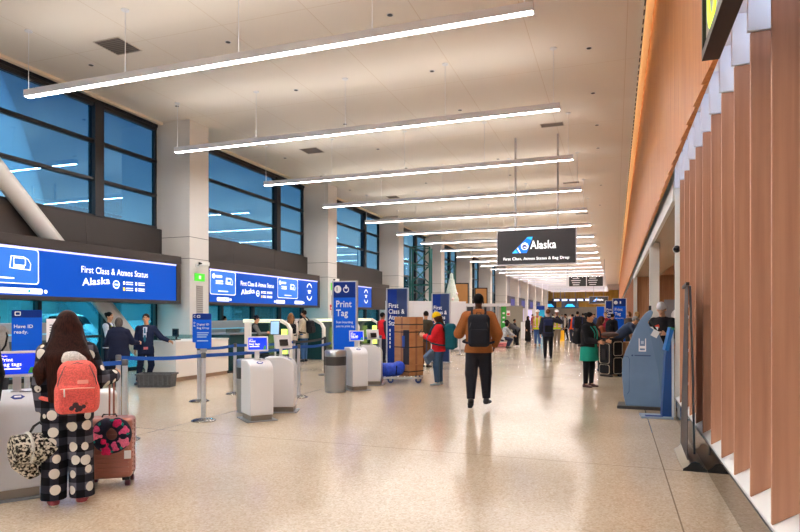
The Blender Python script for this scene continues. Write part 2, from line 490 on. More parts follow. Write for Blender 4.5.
    if shoes:
        c1, c2 = shoes
        ms = [mat('shoe_%d_%d_%d' % c1, c1, .6), mat('sole_%d_%d_%d' % c2, c2, .6)]
        for sd in (-1, 1):
            hj, kn, an, f, r, u = feet[sd]
            S = SDF()
            S.loft(an-f*.035-u*.04, an+f*.06-u*.045, (.041, .044), (.044, .040), r, .01)
            S.loft(an+f*.05-u*.05, an+f*.145-u*.055, (.045, .038), (.040, .028), r, .02)
            S.loft(an-f*.015-u*.03, an-f*.012+u*.015, .047, .043, k=.015, f1=True)
            S.box(an+f*.05-u*.125, (.12, .25, .05), .002, np.stack([r, f, u], 1), op='s')
            S.build('shoe', ms, root, hc_*.9, lambda cc, an=an, u=u: (((cc-an) @ u) < -.055).astype(int), s)
    # ---- hair and hats
    st_, hcx = hair
    if st_:
        hm = hairmat(hcx)
        S = SDF()
        S.ell(Hd(0, -.014, .038), (.083, .098, .095), Rh, .01)
        if st_ == 'short':
            S.box(Hd(0, .0, -.135), (.2, .2, .10), .01, Rh, op='s')
            S.box(Hd(0, .17, -.07), (.2, .145, .10), .03, Rh, op='s')
            S.box(Hd(0, .13, .02), (.2, .06, .06), .03, Rh, op='s')
        elif st_ == 'bob':
            S.ell(Hd(0, -.03, -.02), (.095, .095, .115), Rh, .03)
            S.ell(Hd(0, .105, -.03), (.062, .085, .105), Rh, op='s')
        elif st_ in ('long', 'verylong'):
            ln = .30 if st_ == 'long' else .52
            wd2 = .10 if st_ == 'long' else .185
            S.ell(Hd(0, -.035, -.01), (.098, .10, .12), Rh, .03)
            bk = T(0, -.135*g-(.03 if st_ == 'verylong' else 0), .42); en = T(0, -.165*g, .56-ln)
            S.loft(Hd(0, -.06, -.04), bk, (.105, .065), (wd2*.95, .05), Rh[:, 0], .04)
            S.loft(bk, en, (wd2*.95, .05), (wd2*.8, .03), sideT, .04)
            S.loft(Hd(-.075, -.03, -.03), T(-wd2*.85, -.02, .36), .045, .05, k=.04); S.loft(Hd(.075, -.03, -.03), T(wd2*.85, -.02, .36), .045, .05, k=.04)
            if st_ == 'verylong':
                for sd, zz in ((-1, .10), (1, .06)):
                    S.loft(T(sd*.10, -.06, .47), T(sd*.20, -.07, .30), .07, .062, k=.05); S.loft(T(sd*.20, -.07, .30), T(sd*.215, -.06, zz+.04), .055, .028, k=.04)
            S.ell(Hd(0, .115, -.02), (.060, .085, .105), Rh, op='s')
        elif st_ in ('bun', 'pony'):
            S.box(Hd(0, .0, -.15), (.2, .2, .10), .01, Rh, op='s')
            S.ell(Hd(0, .115, -.035), (.085, .085, .105), Rh, op='s')
            if st_ == 'bun': S.ell(Hd(0, -.10, .075), (.045, .042, .042), Rh, .012)
            else: S.loft(Hd(0, -.10, .05), Hd(0, -.15, -.15), .035, .02, k=.02)
        if hat: S.box(Hd(0, 0, .235), (.3, .3, .19), .005, Rh @ np.array(Matrix.Rotation(.12, 3, 'X')), op='s')
        S.build('hair', hm, root, hc_, None, s)
    if scarf:
        S = SDF(); 
        S.ell(Hd(0, -.012, .03), (.092, .108, .108), Rh, .02); S.loft(Hd(0, -.02, -.06), T(0, 0, .44), (.09, .09), (.15, .12), sideT, .04)
        S.ell(Hd(0, .12, -.01), (.055, .075, .085), Rh, op='s')
        S.build('headscarf', scarf, root, hc_, None, s)
    if hat:
        kind, hm = hat
        S = SDF()
        if kind == 'beanie':
            S.ell(Hd(0, -.012, .052), (.090, .106, .108), Rh, .01)
            S.box(Hd(0, 0, -.07), (.2, .2, .1), .005, Rh @ np.array(Matrix.Rotation(.12, 3, 'X')), op='s')
            for i in range(16):
                a0, a1 = 2*math.pi*i/16, 2*math.pi*(i+1)/16
                S.loft(Hd(.087*math.cos(a0), -.012+.102*math.sin(a0), .050), Hd(.087*math.cos(a1), -.012+.102*math.sin(a1), .050), (.010, .024), (.010, .024), Rh @ np.array([math.cos(a0), math.sin(a0), 0]), .006)
            S.build('beanie', hm, root, hc_, None, s)
        elif kind == 'helmet':
            S.ell(Hd(0, -.01, .06), (.108, .128, .105), Rh, .01)
            S.box(Hd(0, 0, -.05), (.25, .25, .095), .002, Rh, op='s')
            S.ell(Hd(0, .06, .048), (.105, .125, .012), Rh, .008); S.loft(Hd(0, -.09, .125), Hd(0, .08, .15), .018, .014, k=.02)
            S.build('hard_hat', hm, root, hc_, None, s)
        elif kind == 'cap':
            S.ell(Hd(0, -.012, .045), (.086, .102, .095), Rh, .01)
            S.box(Hd(0, 0, -.06), (.2, .2, .1), .003, Rh, op='s')
            S.loft(Hd(0, .07, .05), Hd(0, .15, .035), (.07, .010), (.055, .008), Rh[:, 0], .01)
            S.build('cap', hm, root, hc_, None, s)
    INFO[root.name] = dict(T=T, s=s, hip0=hip0, Rt=Rt, arms=arms, feet=feet, Hd=Hd, Rh=Rh, yaw=yaw, at=at, g=g, lean=lean, sh=sh, root=root)
    return root
def to_world(root, p):
    i = INFO[root.name]; a = i['yaw']; x, y, z = np.asarray(p)*i['s']
    return (i['at'][0]+x*math.cos(a)-y*math.sin(a), i['at'][1]+x*math.sin(a)+y*math.cos(a), z)
def hand_at(root, sd):
    i = INFO[root.name]; S, E, W, fd = i['arms'][sd]; return to_world(root, W+fd*.085)
def backpack(root, label, m, ms=None, w=.32, hgt=.46, d=.17, x=0.0, z=.25, t=.02, pocket=True, strap=None, front=False, taper=0, h=.012, group=None, top_handle=True, cat='backpack'):
    """a pack on the wearer's back: thing of its own, strapped on"""
    i = INFO[root.name]; T, s = i['T'], i['s']; ms = ms or m; strap = strap or ms
    sg = 1 if front else -1
    bx = .112*i['g']+t+d/2
    base = T(x, sg*bx, z-hgt/2)
    o = thing('backpack', label, cat, to_world(root, base), i['yaw'], group)
    def L(p): return (np.asarray(p)-base)
    R = np.stack([i['Rt']((1, 0, 0)), i['Rt']((0, 1, 0)), i['Rt']((0, 0, 1))], 1)
    def P(px, py, pz): return L(T(x+px, sg*(bx+py), z+pz))
    S = SDF()
    if taper: S.box(P(0, 0, -hgt*.22), (w/2, d/2, hgt*.28), min(.06, d*.42), R, .02); S.box(P(0, -.005, .0), (w/2*.88, d/2*.95, hgt*.40), .06, R, .06); S.box(P(0, -.01, hgt*.1), (w/2*.70, d/2*.9, hgt*.40), .06, R, .06)
    else: S.box(P(0, 0, -.01), (w/2, d/2, hgt/2-.01), min(.06, d*.42), R, .02); S.box(P(0, -.01, hgt*.2), (w/2*.93, d/2*.9, hgt*.3), .055, R, .03)
    S.build('pack_body', m, o, h, None, s)
    if pocket:
        S = SDF(); S.box(P(0, d/2+.012, -hgt*.20), (w/2*.82, .03, hgt*.24), .028, R); S.build('front_pocket', ms, o, h*.9, None, s)
    b = MB()
    zt = hgt*.42
    b.tube([P(-w*.46, d/2*.5, -hgt*.02+.0), P(-w*.40, d/2+.005, hgt*.18), P(-w*.28, d/2*.75, hgt*.40), P(0, d/2*.6, hgt*.47), P(w*.28, d/2*.75, hgt*.40), P(w*.40, d/2+.005, hgt*.18), P(w*.46, d/2*.5, -hgt*.02)], .004, 6)
    zp = b.build('zip', mat('zip_grey', (70, 72, 76), .5), o); zp.scale = (s, s, s)
    sh = i['sh']
    for sd in (-1, 1):
        b = MB(); g = i['g']; e = t+.022
        pts = [(sd*.085, -.10*g-e, .40), (sd*.10, -.075*g-e*.9, .485), (sd*.105, -.01, .50+e+.025), (sd*.11, .07*g+e*.8, .465), (sd*.118, .112*g+e, .36), (sd*.128, .112*g+e, .24), (sd*.15*g, .085*g+e, .12), (sd*(.152*g+e), 0, .07), (sd*.13*g, -.085*g-e, .05)]
        if front: pts = [(a, -b_, c) for a, b_, c in pts]
        V = [Vector(L(T(*p))) for p in pts]
        fine = []
        for j in range(len(V)-1):
            p0, p1, p2, p3 = V[max(j-1, 0)], V[j], V[j+1], V[min(j+2, len(V)-1)]
            for q in range(4):
                u = q/4; fine.append(.5*((2*p1)+(-p0+p2)*u+(2*p0-5*p1+4*p2-p3)*u*u+(-p0+3*p1-3*p2+p3)*u**3))
        fine.append(V[-1])
        b.tube(fine, .019, 8)
        so = b.build('shoulder_strap', strap, o, True); so.scale = (s, s, s)
    if top_handle:
        b = MB(); b.tube([P(-.04, -d*.3, hgt/2-.012), P(-.03, -d*.3, hgt/2+.025), P(.03, -d*.3, hgt/2+.025), P(.04, -d*.3, hgt/2-.012)], .008, 8)
        hh = b.build('grab_handle', ms, o, True); hh.scale = (s, s, s)
    return o
# ------------------------------------------------------------------ the hall
YN, YF = -20.0, 118.0
ZC = 7.08
ORD = ['first', 'second', 'third', 'fourth', 'fifth', 'sixth', 'seventh', 'eighth', 'ninth', 'tenth', 'eleventh', 'twelfth', 'thirteenth', 'fourteenth', 'fifteenth', 'sixteenth', 'seventeenth', 'eighteenth', 'nineteenth', 'twentieth', 'twenty-first', 'twenty-second', 'twenty-third', 'twenty-fourth', 'twenty-fifth', 'twenty-sixth', 'twenty-seventh', 'twenty-eighth', 'twenty-ninth', 'thirtieth']
def floor_mat():
    m, nt, b = nodes_of('terrazzo', (214, 196, 172), .15, spec=.5)
    mp = mapping(nt, (1, 1, 1))
    v = N(nt, 'ShaderNodeTexVoronoi'); v.inputs['Scale'].default_value = 70
    nt.links.new(mp.outputs[0], v.inputs['Vector'])
    r = ramp(nt, v.outputs['Color'], [(.0, (190, 170, 144)), (.45, (209, 192, 170)), (.8, (217, 201, 180)), (1, (226, 212, 194))])
    n = N(nt, 'ShaderNodeTexNoise'); n.inputs['Scale'].default_value = .5; n.inputs['Detail'].default_value = 5
    nt.links.new(mp.outputs[0], n.inputs['Vector'])
    r2 = ramp(nt, n.outputs['Fac'], [(.3, (236, 232, 226)), (.7, (255, 253, 250))])
    mx = N(nt, 'ShaderNodeMix', data_type='RGBA', blend_type='MULTIPLY'); mx.inputs['Factor'].default_value = 1
    nt.links.new(r.outputs[0], mx.inputs['A']); nt.links.new(r2.outputs[0], mx.inputs['B'])
    # brass divider joints
    sep = N(nt, 'ShaderNodeSeparateXYZ'); nt.links.new(mp.outputs[0], sep.inputs[0])
    js = []
    for ax, off, pitch in (('X', -.45, 6.1), ('Y', -6.4, 8.6)):
        a = N(nt, 'ShaderNodeMath', operation='ADD'); a.inputs[1].default_value = off+pitch*10+.006
        nt.links.new(sep.outputs[ax], a.inputs[0])
        q = N(nt, 'ShaderNodeMath', operation='MODULO'); q.inputs[1].default_value = pitch; nt.links.new(a.outputs[0], q.inputs[0])
        c = N(nt, 'ShaderNodeMath', operation='LESS_THAN'); c.inputs[1].default_value = .012; nt.links.new(q.outputs[0], c.inputs[0]); js.append(c)
    mxx = N(nt, 'ShaderNodeMath', operation='MAXIMUM'); nt.links.new(js[0].outputs[0], mxx.inputs[0]); nt.links.new(js[1].outputs[0], mxx.inputs[1])
    m2 = N(nt, 'ShaderNodeMix', data_type='RGBA'); nt.links.new(mxx.outputs[0], m2.inputs['Factor'])
    nt.links.new(mx.outputs['Result'], m2.inputs['A']); m2.inputs['B'].default_value = lin((140, 122, 100))
    nt.links.new(m2.outputs['Result'], b.inputs['Base Color'])
    return m
def wood(name, c1, c2, rough=.5):
    return noisy(name, c1, c2, (22, 22, .8), rough, 5, .03, spec=.3)
WHITE = mat('white_paint', (238, 238, 236), .45)
STEELW = mat('white_metal', (232, 234, 238), .35)
BLACK = mat('black_satin', (22, 22, 25), .4)
DARK = mat('dark_bronze', (58, 52, 50), .5)
MULL = mat('mullion_bronze', (38, 36, 40), .45)
STEEL = mat('brushed_steel', (188, 190, 194), .28, 1.0)
GREYM = mat('grey_metal', (150, 152, 156), .4, .6)
MIRROR = mat('polished_bronze', (150, 132, 112), .06, 1.0)
BRONZE = mat('satin_bronze', (170, 155, 132), .3, 1.0)
b = MB(); b.bb(-12.75, 6, YN, YF, -.2, 0); struct(b.build('floor', floor_mat()))
cm, nt, bs = nodes_of('ceiling_panels', (240, 234, 225), .55, spec=.12)
mp = mapping(nt, (1, 1, 1)); sep = N(nt, 'ShaderNodeSeparateXYZ'); nt.links.new(mp.outputs[0], sep.inputs[0]); cs = []
for ax, off, pitch in (('X', 12.6, 1.83), ('Y', 20, 4.24)):
    a = N(nt, 'ShaderNodeMath', operation='ADD'); a.inputs[1].default_value = off+pitch*6; nt.links.new(sep.outputs[ax], a.inputs[0])
    q = N(nt, 'ShaderNodeMath', operation='MODULO'); q.inputs[1].default_value = pitch; nt.links.new(a.outputs[0], q.inputs[0])
    c = N(nt, 'ShaderNodeMath', operation='LESS_THAN'); c.inputs[1].default_value = .012; nt.links.new(q.outputs[0], c.inputs[0]); cs.append(c)
mxx = N(nt, 'ShaderNodeMath', operation='MAXIMUM'); nt.links.new(cs[0].outputs[0], mxx.inputs[0]); nt.links.new(cs[1].outputs[0], mxx.inputs[1])
m2 = N(nt, 'ShaderNodeMix', data_type='RGBA'); nt.links.new(mxx.outputs[0], m2.inputs['Factor']); m2.inputs['A'].default_value = lin((240, 234, 225)); m2.inputs['B'].default_value = lin((222, 210, 194))
nt.links.new(m2.outputs['Result'], bs.inputs['Base Color'])
b = MB(); b.bb(-12.75, .50, YN, YF, ZC, ZC+.25); struct(b.build('ceiling', cm))
b = MB(); b.bb(.50, 1.3, YN, YF, ZC+.2, ZC+.3); struct(b.build('trim_1', mat('cove_white', (242, 234, 220), .6)))
# slotted track at the ceiling edge, cove light and timber upper wall
b = MB(); b.bb(.475, .53, YN, YF, ZC-.05, ZC+.19)
for i in range(260):
    y = -2+i*.36; b.bb(.490, .512, y, y+.22, ZC-.0515, ZC-.0505, 1)
struct(b.build('trim_2', [mat('cove_white', (242, 234, 220), .6), BLACK]))
WOODU = wood('timber_boards', (210, 138, 70), (190, 114, 50), .45)
WOODF = wood('timber_fins', (198, 148, 120), (182, 132, 106), .5)
b = MB()
FP = .57
for k in range(-14, 214):
    y0 = 3.92+FP*k
    if y0 > YF-FP: break
    b.prism([(.705, y0), (.683, y0+FP-.01), (.74, y0+FP-.01), (.74, y0)], 3.45, ZC+.2, lambda u, v, t: (u, v, t))
struct(b.build('wall_right', WOODU))
o = thing('cove_light', 'warm light strip washing the orange timber wall at the ceiling edge', 'light', (.60, 59, ZC+.17))
b = MB(); b.bb(-.062, -.054, -64, 58, -.09, .0); b.build('light_strip', mat('warm_led', (255, 204, 136), .5, emit=1.7), o)
o2 = MB(); o2.bb(-.068, -.0625, -64, 58, -.09, .0); o2.build('channel', STEELW, o)
# white recess above the fins, sloping ledge and the fins themselves
b = MB()
for k in range(-8, 214):
    y0 = 3.92+FP*k
    if y0 > YF-FP: break
    b.bb(.822, 1.14, y0-.012, y0+.026, 3.37, 3.75)
b.bb(.741, 1.3, YN, YF, 3.75, 3.82); b.bb(1.14, 1.2, YN, YF, 3.445, 3.75)
struct(b.build('trim_3', mat('recess_white', (236, 240, 246), .5)))
b = MB(); b.bb(1.14, 1.25, YN, 9.62, 0, 3.444); struct(b.build('wall_right_lower', WHITE))
b = MB(); b.prism([(.836, .28), (.836, .305), (1.139, .495), (1.139, .28)], YN, 9.7, lambda u, v, t: (u, t, v)); b.bb(.86, 1.139, YN, 9.7, .0, .279); struct(b.build('trim_4', mat('ledge_white', (240, 240, 240), .4)))
b = MB(); b.bb(.835, .8595, YN, 9.72, 0, .279); b.bb(.829, .8345, YN, 9.72, .279, .288, 1); struct(b.build('baseboard_right', [MIRROR, BLACK]))
o = thing('recess_light', 'cool white light strip inside the white recess above the timber fins', 'light', (1.10, 0, 3.735))
b = MB()
for k in range(-30, 10): b.bb(-.03, .03, 3.92+FP*k+.05, 3.92+FP*k+.52, -.010, .0)
b.build('light_strip', mat('cool_led', (214, 230, 255), .5, emit=10), o); b = MB(); b.bb(-.034, .034, 3.92-FP*30, 9.6, .001, .012); b.build('channel', STEELW, o)
fs = thing('fin_screen', 'screen of tall timber fins standing along the right wall', 'screen', (.84, -1, .305))
for k in range(-6, 10):
    y0 = 3.92+FP*k+1
    b = MB(); b.prism([(0, .004), (0, 3.06), (.296, 3.06), (.296, .19)], y0, y0+.034, lambda u, v, t: (u, t, v)); b.build('fin', WOODF, fs, bevel=.003, seg=1)
b = MB(); b.bb(-.01, .06, 10.62, 10.70, -.30, 3.055); b.bb(.06, .30, 10.66, 10.70, .20, 3.055); b.build('end_post', WHITE, fs)
o = thing('dome_camera', 'black dome camera on the white end post of the timber screen', 'camera', (.865, 9.60, 2.47))
b = MB(); b.lathe([(.0, .0), (.05, .0), (.055, .025), (.05, .05)], (0, 0, .0), 20, axis='y'); q = b.build('housing', STEELW, o, True); q.rotation_euler = (0, 0, math.pi); q.location = (-.02, 0.0, 0)
b = MB(); b.lathe([(.052, .05), (.052, .07), (.045, .09), (.03, .105), (.01, .112)], (0, 0, 0), 20, axis='y'); q = b.build('dome', mat('smoked_dome', (12, 12, 14), .08), o, True); q.rotation_euler = (0, 0, math.pi); q.location = (-.02, 0, 0)
# alcove beyond the fins
for bx_, nm_ in (((5.0, 5.15, 9.8, 31, 0, 4.2), 'wall_alcove_right'), ((.9, 5.0, 29.8, 30, 0, 3.45), 'wall_alcove_far'), ((1.15, 5.0, 9.76, 9.8, 0, 3.45), 'wall_alcove_near')):
    b = MB(); b.bb(*bx_); struct(b.build(nm_, wood('alcove_timber', (196, 146, 108), (178, 124, 88))))
b = MB(); b.bb(.86, 1.9, 9.7, 30, 3.30, 3.40); struct(b.build('trim_5', mat('soffit_beige', (228, 212, 190), .2)))
b = MB(); b.bb(1.9, 5.0, 9.7, 30, 3.36, 3.44); struct(b.build('ceiling_alcove', wood('alcove_soffit', (186, 130, 92), (170, 114, 78))))
b = MB(); b.bb(.80, .86, 9.7, 29.8, 3.2, 3.45); struct(b.build('trim_6', WHITE))
b = MB(); b.bb(.80, 1.02, 15.9, 16.12, 0, 3.3); struct(b.build('column', WHITE))
b = MB(); b.bb(.80, .96, 29.6, 29.8, 0, 3.45); struct(b.build('column', WHITE))
for y in (11.8, 19, 25.5):
    o = thing('downlight', 'small round downlight in the timber alcove ceiling', 'light', (2.9, y, 3.36), 0, 'alcove downlights')
    b = MB(); b.lathe([(.075, -.012), (.09, -.012), (.09, 0), (.075, 0)], (0, 0, 0), 20); b.build('bezel', STEELW, o)
    b = MB(); b.lathe([(.0, -.008), (.074, -.008), (.074, -.004), (.0, -.004)], (0, 0, 0), 20); b.build('lens', mat('downlight_lens', (255, 240, 220), .5, emit=40), o)
# far timber and white bays of the right side
b = MB()
for k in range(0, 170):
    y0 = 30.0+FP*k
    if y0 > YF-1: break
    b.bb(.84, 1.12, y0, y0+.034, .3, 3.44)
b.bb(1.13, 1.2, 30, YF, 0, 3.45); struct(b.build('wall_right_far', WOODF))
b = MB(); b.bb(.835, 1.13, 30, YF, 0, .3); struct(b.build('baseboard_right_far', WHITE))
# ------------------------------------------------------------------ left side: columns, windows, fascia
CW = mat('column_white', (228, 224, 220), .5)
CJ = mat('joint_dark', (80, 76, 74), .6)
CY = [14.0+8.72*k for k in range(-4, 13)]
for y in CY:
    b = MB()
    for z0, z1 in ((0, 3.13), (3.145, 3.745), (3.76, ZC)): b.bb(-12.62, -11.35, y, y+.84, z0, z1)
    b.bb(-12.60, -11.36, y+.01, y+.83, 0, ZC-.01, 1)
    struct(b.build('column', [CW, CJ]))
def glass(name, tr, gl, fac):
    m = bpy.data.materials.new(name); m.use_nodes = True; nt = m.node_tree; nt.nodes.clear()
    o = N(nt, 'ShaderNodeOutputMaterial'); t = N(nt, 'ShaderNodeBsdfTransparent'); g = N(nt, 'ShaderNodeBsdfGlossy'); mx = N(nt, 'ShaderNodeMixShader')
    t.inputs[0].default_value = lin(tr); g.inputs[0].default_value = lin(gl); g.inputs['Roughness'].default_value = .012
    lw = N(nt, 'ShaderNodeLayerWeight'); lw.inputs['Blend'].default_value = .35
    ma = N(nt, 'ShaderNodeMath', operation='MULTIPLY_ADD'); ma.inputs[1].default_value = .5; ma.inputs[2].default_value = fac
    nt.links.new(lw.outputs['Fresnel'], ma.inputs[0]); nt.links.new(ma.outputs[0], mx.inputs[0])
    nt.links.new(t.outputs[0], mx.inputs[1]); nt.links.new(g.outputs[0], mx.inputs[2]); nt.links.new(mx.outputs[0], o.inputs[0])
    return m
GLU = glass('coated_glass', (212, 236, 247), (135, 185, 215), .30)
GLL = glass('tinted_glass', (175, 240, 250), (150, 210, 235), .06)
XG = -12.57
wn = 0
for k in range(len(CY)-1):
    y0, y1 = CY[k]+.84, CY[k+1]
    if y1 > 70: break
    wn += 1
    low = k >= 6                       # beyond the sign wall the glazing runs down to the floor
    win = bpy.data.objects.new('window_%d' % wn, None); COL.objects.link(win); win.location = (XG, y0, 0); struct(win)
    ym = y1-y0-2.1
    rows = [4.06, 5.0, 5.98, 6.92] if not low else [.12, 1.1, 2.08, 3.06, 4.06, 5.0, 5.98, 6.92]
    b = MB()
    for i, z in enumerate(rows):
        b.bb(-.06, .07, 0, y1-y0, z-.035, z+.035)
        b.bb(-.07, .05, 0, y1-y0, z-.055, z-.04)
    b.bb(-.10, .12, ym-.14, ym+.14, rows[0], 6.95); b.bb(-.06, .06, 0, .06, rows[0], 6.95); b.bb(-.06, .06, y1-y0-.06, y1-y0, rows[0], 6.95)
    b.bb(-.08, .10, 0, y1-y0, 6.955, ZC)
    b.build('frame', MULL, win)
    for (a, c) in ((.06, ym-.14), (ym+.14, y1-y0-.06)):
        for z0, z1 in zip(rows, rows[1:]):
            p = MB(); p.bb(-.012, .0, a, c, z0+.035, z1-.06); p.build('glass_pane', GLU, win)
    if not low:
        b = MB(); ys = [0.03]+[y1-y0-.03-1.87*i for i in range(4)][::-1]
        for y in ys: b.bb(-.08, .08, y-.05, y+.05, .1, 3.3)
        b.bb(-.08, .08, 0, y1-y0, 0, .1); b.bb(-.05, .05, 0, y1-y0, .95, 1.01)
        b.build('lower_frame', MULL, win)
        for a, c in zip(ys, ys[1:]):
            p = MB(); p.bb(-.012, .0, a+.05, c-.05, .1, 3.3); p.build('glass_pane', GLL, win)
        b = MB(); n = 3
        for i in range(n):
            a = y0+(y1-y0)*i/n; c = y0+(y1-y0)*(i+1)/n
            b.bb(-12.62, -12.32, a, c-.008, 3.1, 3.995)
        b.bb(-12.60, -12.34, y0, y1, 3.1, 3.99, 1)
        struct(b.build('wall_left_fascia', [DARK, BLACK]))
b = MB(); b.bb(-12.75, -12.62, CY[10]+.84, YF, 0, ZC)
for i in range(10, len(CY)-1):
    b.bb(-12.62, -12.3, CY[i]+.84, CY[i+1], 3.9, ZC)
struct(b.build('wall_left', mat('grey_panel', (186, 186, 196), .5)))
b = MB(); b.bb(-12.75, -12.62, YN, CY[10], 3.31, 4.05); struct(b.build('wall_left_spandrel', DARK))
b = MB()
for k in range(len(CY)-1): b.bb(-12.40, -12.28, CY[k]+.845, CY[k+1]-.005, ZC-.07, ZC-.002)
struct(b.build('trim_7', mat('cream_trim', (252, 238, 214), .5)))
b = MB(); b.bb(-12.75, 6, YN-.15, YN, -.1, ZC+.3); struct(b.build('wall_near', mat('warm_white', (230, 222, 210), .6)))
b = MB(); b.bb(1.25, 6, YN, 9.6, 3.4, 3.5); b.bb(5.9, 6, YN, 31, 0, 4.2); struct(b.build('wall_right_back', WHITE))
# far end
b = MB(); b.bb(-12.75, 1.3, YF, YF+.2, 0, ZC+.3); struct(b.build('wall_far', mat('far_grey', (176, 168, 156), .6)))
b = MB()
for i in range(14): b.bb(-12.4+i*.93, -12.4+i*.93+.92, YF-.12, YF-.01, 3.2, 6.4)
struct(b.build('wall_far_upper', noisy('yellow_timber', (232, 186, 84), (214, 162, 60), (3, 3, .6), .35, 3)))
b = MB(); b.bb(-12.4, .8, YF-6, YF-.13, 6.3, ZC); struct(b.build('ceiling_far', mat('bulkhead_grey', (200, 196, 192), .6)))
b = MB(); b.tube([(-12.15, 13.55, -.02), (-12.15, 7.6, 5.9)], .2, 20); struct(b.build('brace_pipe', mat('pipe_white', (226, 222, 218), .4), None, True))
# ------------------------------------------------------------------ suspended lights
LENS = mat('light_lens', (255, 252, 250), .5, emit=44)
UPL = mat('uplight_lens', (255, 248, 240), .5, emit=7)
FIX = mat('fixture_white', (240, 240, 250), .4)
LX0, LX1, LZ = -10.85, -1.09, 5.80
LY = [8.6+4.24*k for k in range(-6, 25)]
proto = None
for k, y in enumerate(LY):
    lab = '%s long white linear light hung across the hall, counted from the front' % (ORD[k-6]) if k >= 6 else '%s long white linear light hung behind the camera, counted backwards' % ORD[5-k]
    if proto is None:
        o = thing('linear_light', lab, 'light', ((LX0+LX1)/2, y, LZ), 0, 'suspended linear lights'); w = (LX1-LX0)/2
        b = MB(); b.bb(-w, w, -.06, .06, .002, .09); b.bb(-w, w, -.068, -.06, -.020, .115); b.bb(-w, w, .06, .068, -.020, .115); b.bb(-w-.01, -w, -.068, .068, -.020, .115); b.bb(w, w+.01, -.068, .068, -.020, .115); b.build('housing', FIX, o, bevel=.004, seg=1)
        b = MB(); b.bb(-w+.005, w-.005, -.058, .058, -.013, .001); b.build('lens', LENS, o)
        b = MB(); b.bb(-w+.05, w-.05, -.055, .055, .0905, .098); b.build('upper_lens', UPL, o)
        for x in (-w+.05, -w+2.45, 0, w-2.45, w-.12):
            b = MB(); b.tube([(x, 0, .10), (x, 0, ZC-LZ-.015)], .006, 6); b.tube([(x, 0, .10), (x, 0, .16)], .022, 8, r2=.008); b.lathe([(.07, ZC-LZ-.02), (.07, ZC-LZ-.001)], (x, 0, 0), 14); b.build('hanging_cable', STEELW, o)
        remember(o); proto = o
    else:
        o = copy_tree(proto); o.location = ((LX0+LX1)/2, y, LZ); o['label'] = lab
# ceiling fittings
def cpt(px, py):
    zc = FPX*(ZC-EYE)/(HY-py); xc = (px-CX)/FPX*zc; return (xc*CP-zc*SP, xc*SP+zc*CP)
VENT = mat('vent_grey', (120, 110, 102), .6); VENTD = mat('vent_dark', (84, 78, 74), .7)
for i, (px, py, wx, wy, lab) in enumerate(((118, 46, .62, .62, 'square grey ceiling air grille nearest the front left'), (312, 150.5, .6, .6, 'square grey ceiling air grille beyond the second linear light'), (393, 197, .5, .5, 'square grey ceiling air grille near the third window column'),
                                 (552, 124.5, .62, .32, 'grey ceiling grille right of the second linear light end'), (571, 182.5, .62, .25, 'grey ceiling grille beside the hanging sign poles'), (582, 213.5, .62, .25, 'small grey ceiling grille behind the hanging sign'))):
    x, y = cpt(px, py); o = thing('air_grille', lab, 'vent', (x, y, ZC), 0, 'ceiling air grilles')
    b = MB(); b.bb(-wx/2, wx/2, -wy/2, wy/2, -.006, -.001); b.build('backing', VENTD, o)
    b = MB()
    for q in range(9):
        t = -wy/2+wy*(q+.5)/9; b.bb(-wx/2, wx/2, t-wy*.03, t+wy*.03, -.012, -.0065)
    b.build('louvres', VENT, o)
    b = MB(); b.bb(-wx/2-.02, wx/2+.02, -wy/2-.02, -wy/2, -.014, -.001); b.bb(-wx/2-.02, wx/2+.02, wy/2, wy/2+.02, -.014, -.001); b.bb(-wx/2-.02, -wx/2, -wy/2, wy/2, -.014, -.001); b.bb(wx/2, wx/2+.02, -wy/2, wy/2, -.014, -.001); b.build('frame', mat('vent_frame', (206, 196, 184), .5), o)
SPOT = None
for px, py in ((91, 65), (177, 106), (228, 42), (390, 15), (296, 90), (432, 71), (460, 110), (345, 124), (589, 48), (593, 93), (597, 125), (378, 149), (285, 158), (321, 176), (406, 168), (498, 159), (426, 183), (510, 175), (598, 148), (601, 185), (600, 205), (350, 190)):
    x, y = cpt(px, py)
    if SPOT is None:
        o = thing('ceiling_spot', 'small dark round fitting recessed in the pale ceiling', 'light fitting', (x, y, ZC), 0, 'small round ceiling fittings')
        b = MB(); b.lathe([(.052, -.006), (.062, -.006), (.066, -.001), (.052, -.001)], (0, 0, 0), 18); b.build('bezel', STEELW, o, True)
        b = MB(); b.lathe([(.0, -.010), (.048, -.010), (.0515, -.004), (.0515, -.002), (.0, -.002)], (0, 0, 0), 18); b.build('baffle', BLACK, o)
        remember(o); SPOT = o
    else:
        o = copy_tree(SPOT); o.location = (x, y, ZC)
# ------------------------------------------------------------------ outside: road under a canopy
b = MB(); b.bb(-60, -12.76, -40, 140, -.35, -.15); struct(b.build('road', mat('asphalt', (96, 104, 110), .8)))
b = MB(); b.bb(-30.4, -30, -40, 140, -.15, 3.6)
for i in range(30): b.bb(-29.99, -29.6, -36+i*6, -35.3+i*6, -.15, 3.6)
struct(b.build('wall_garage', noisy('pale_concrete', (196, 214, 218), (170, 196, 202), (1.2, .25, 1.2), .8, 4)))
b = MB(); b.bb(-30.4, -13.2, -40, 140, 3.6, 3.9); struct(b.build('ceiling_canopy', mat('canopy_soffit', (190, 206, 210), .7)))
for i in range(5):  # tube lamps added to give the road and garage wall their cyan light
    o = thing('added_canopy_light', 'cool tube light added under the road canopy to light the outside cyan', 'light', (-20, 2+i*9, 3.5), 0, 'added canopy tube lights')
    b = MB(); b.bb(-3, 3, -.12, .12, -.04, .0); b.build('lens', mat('added_cool_lens', (190, 242, 252), .5, emit=170), o)
    b = MB(); b.bb(-3.02, 3.02, -.14, .14, .001, .09); b.build('housing', GREYM, o)
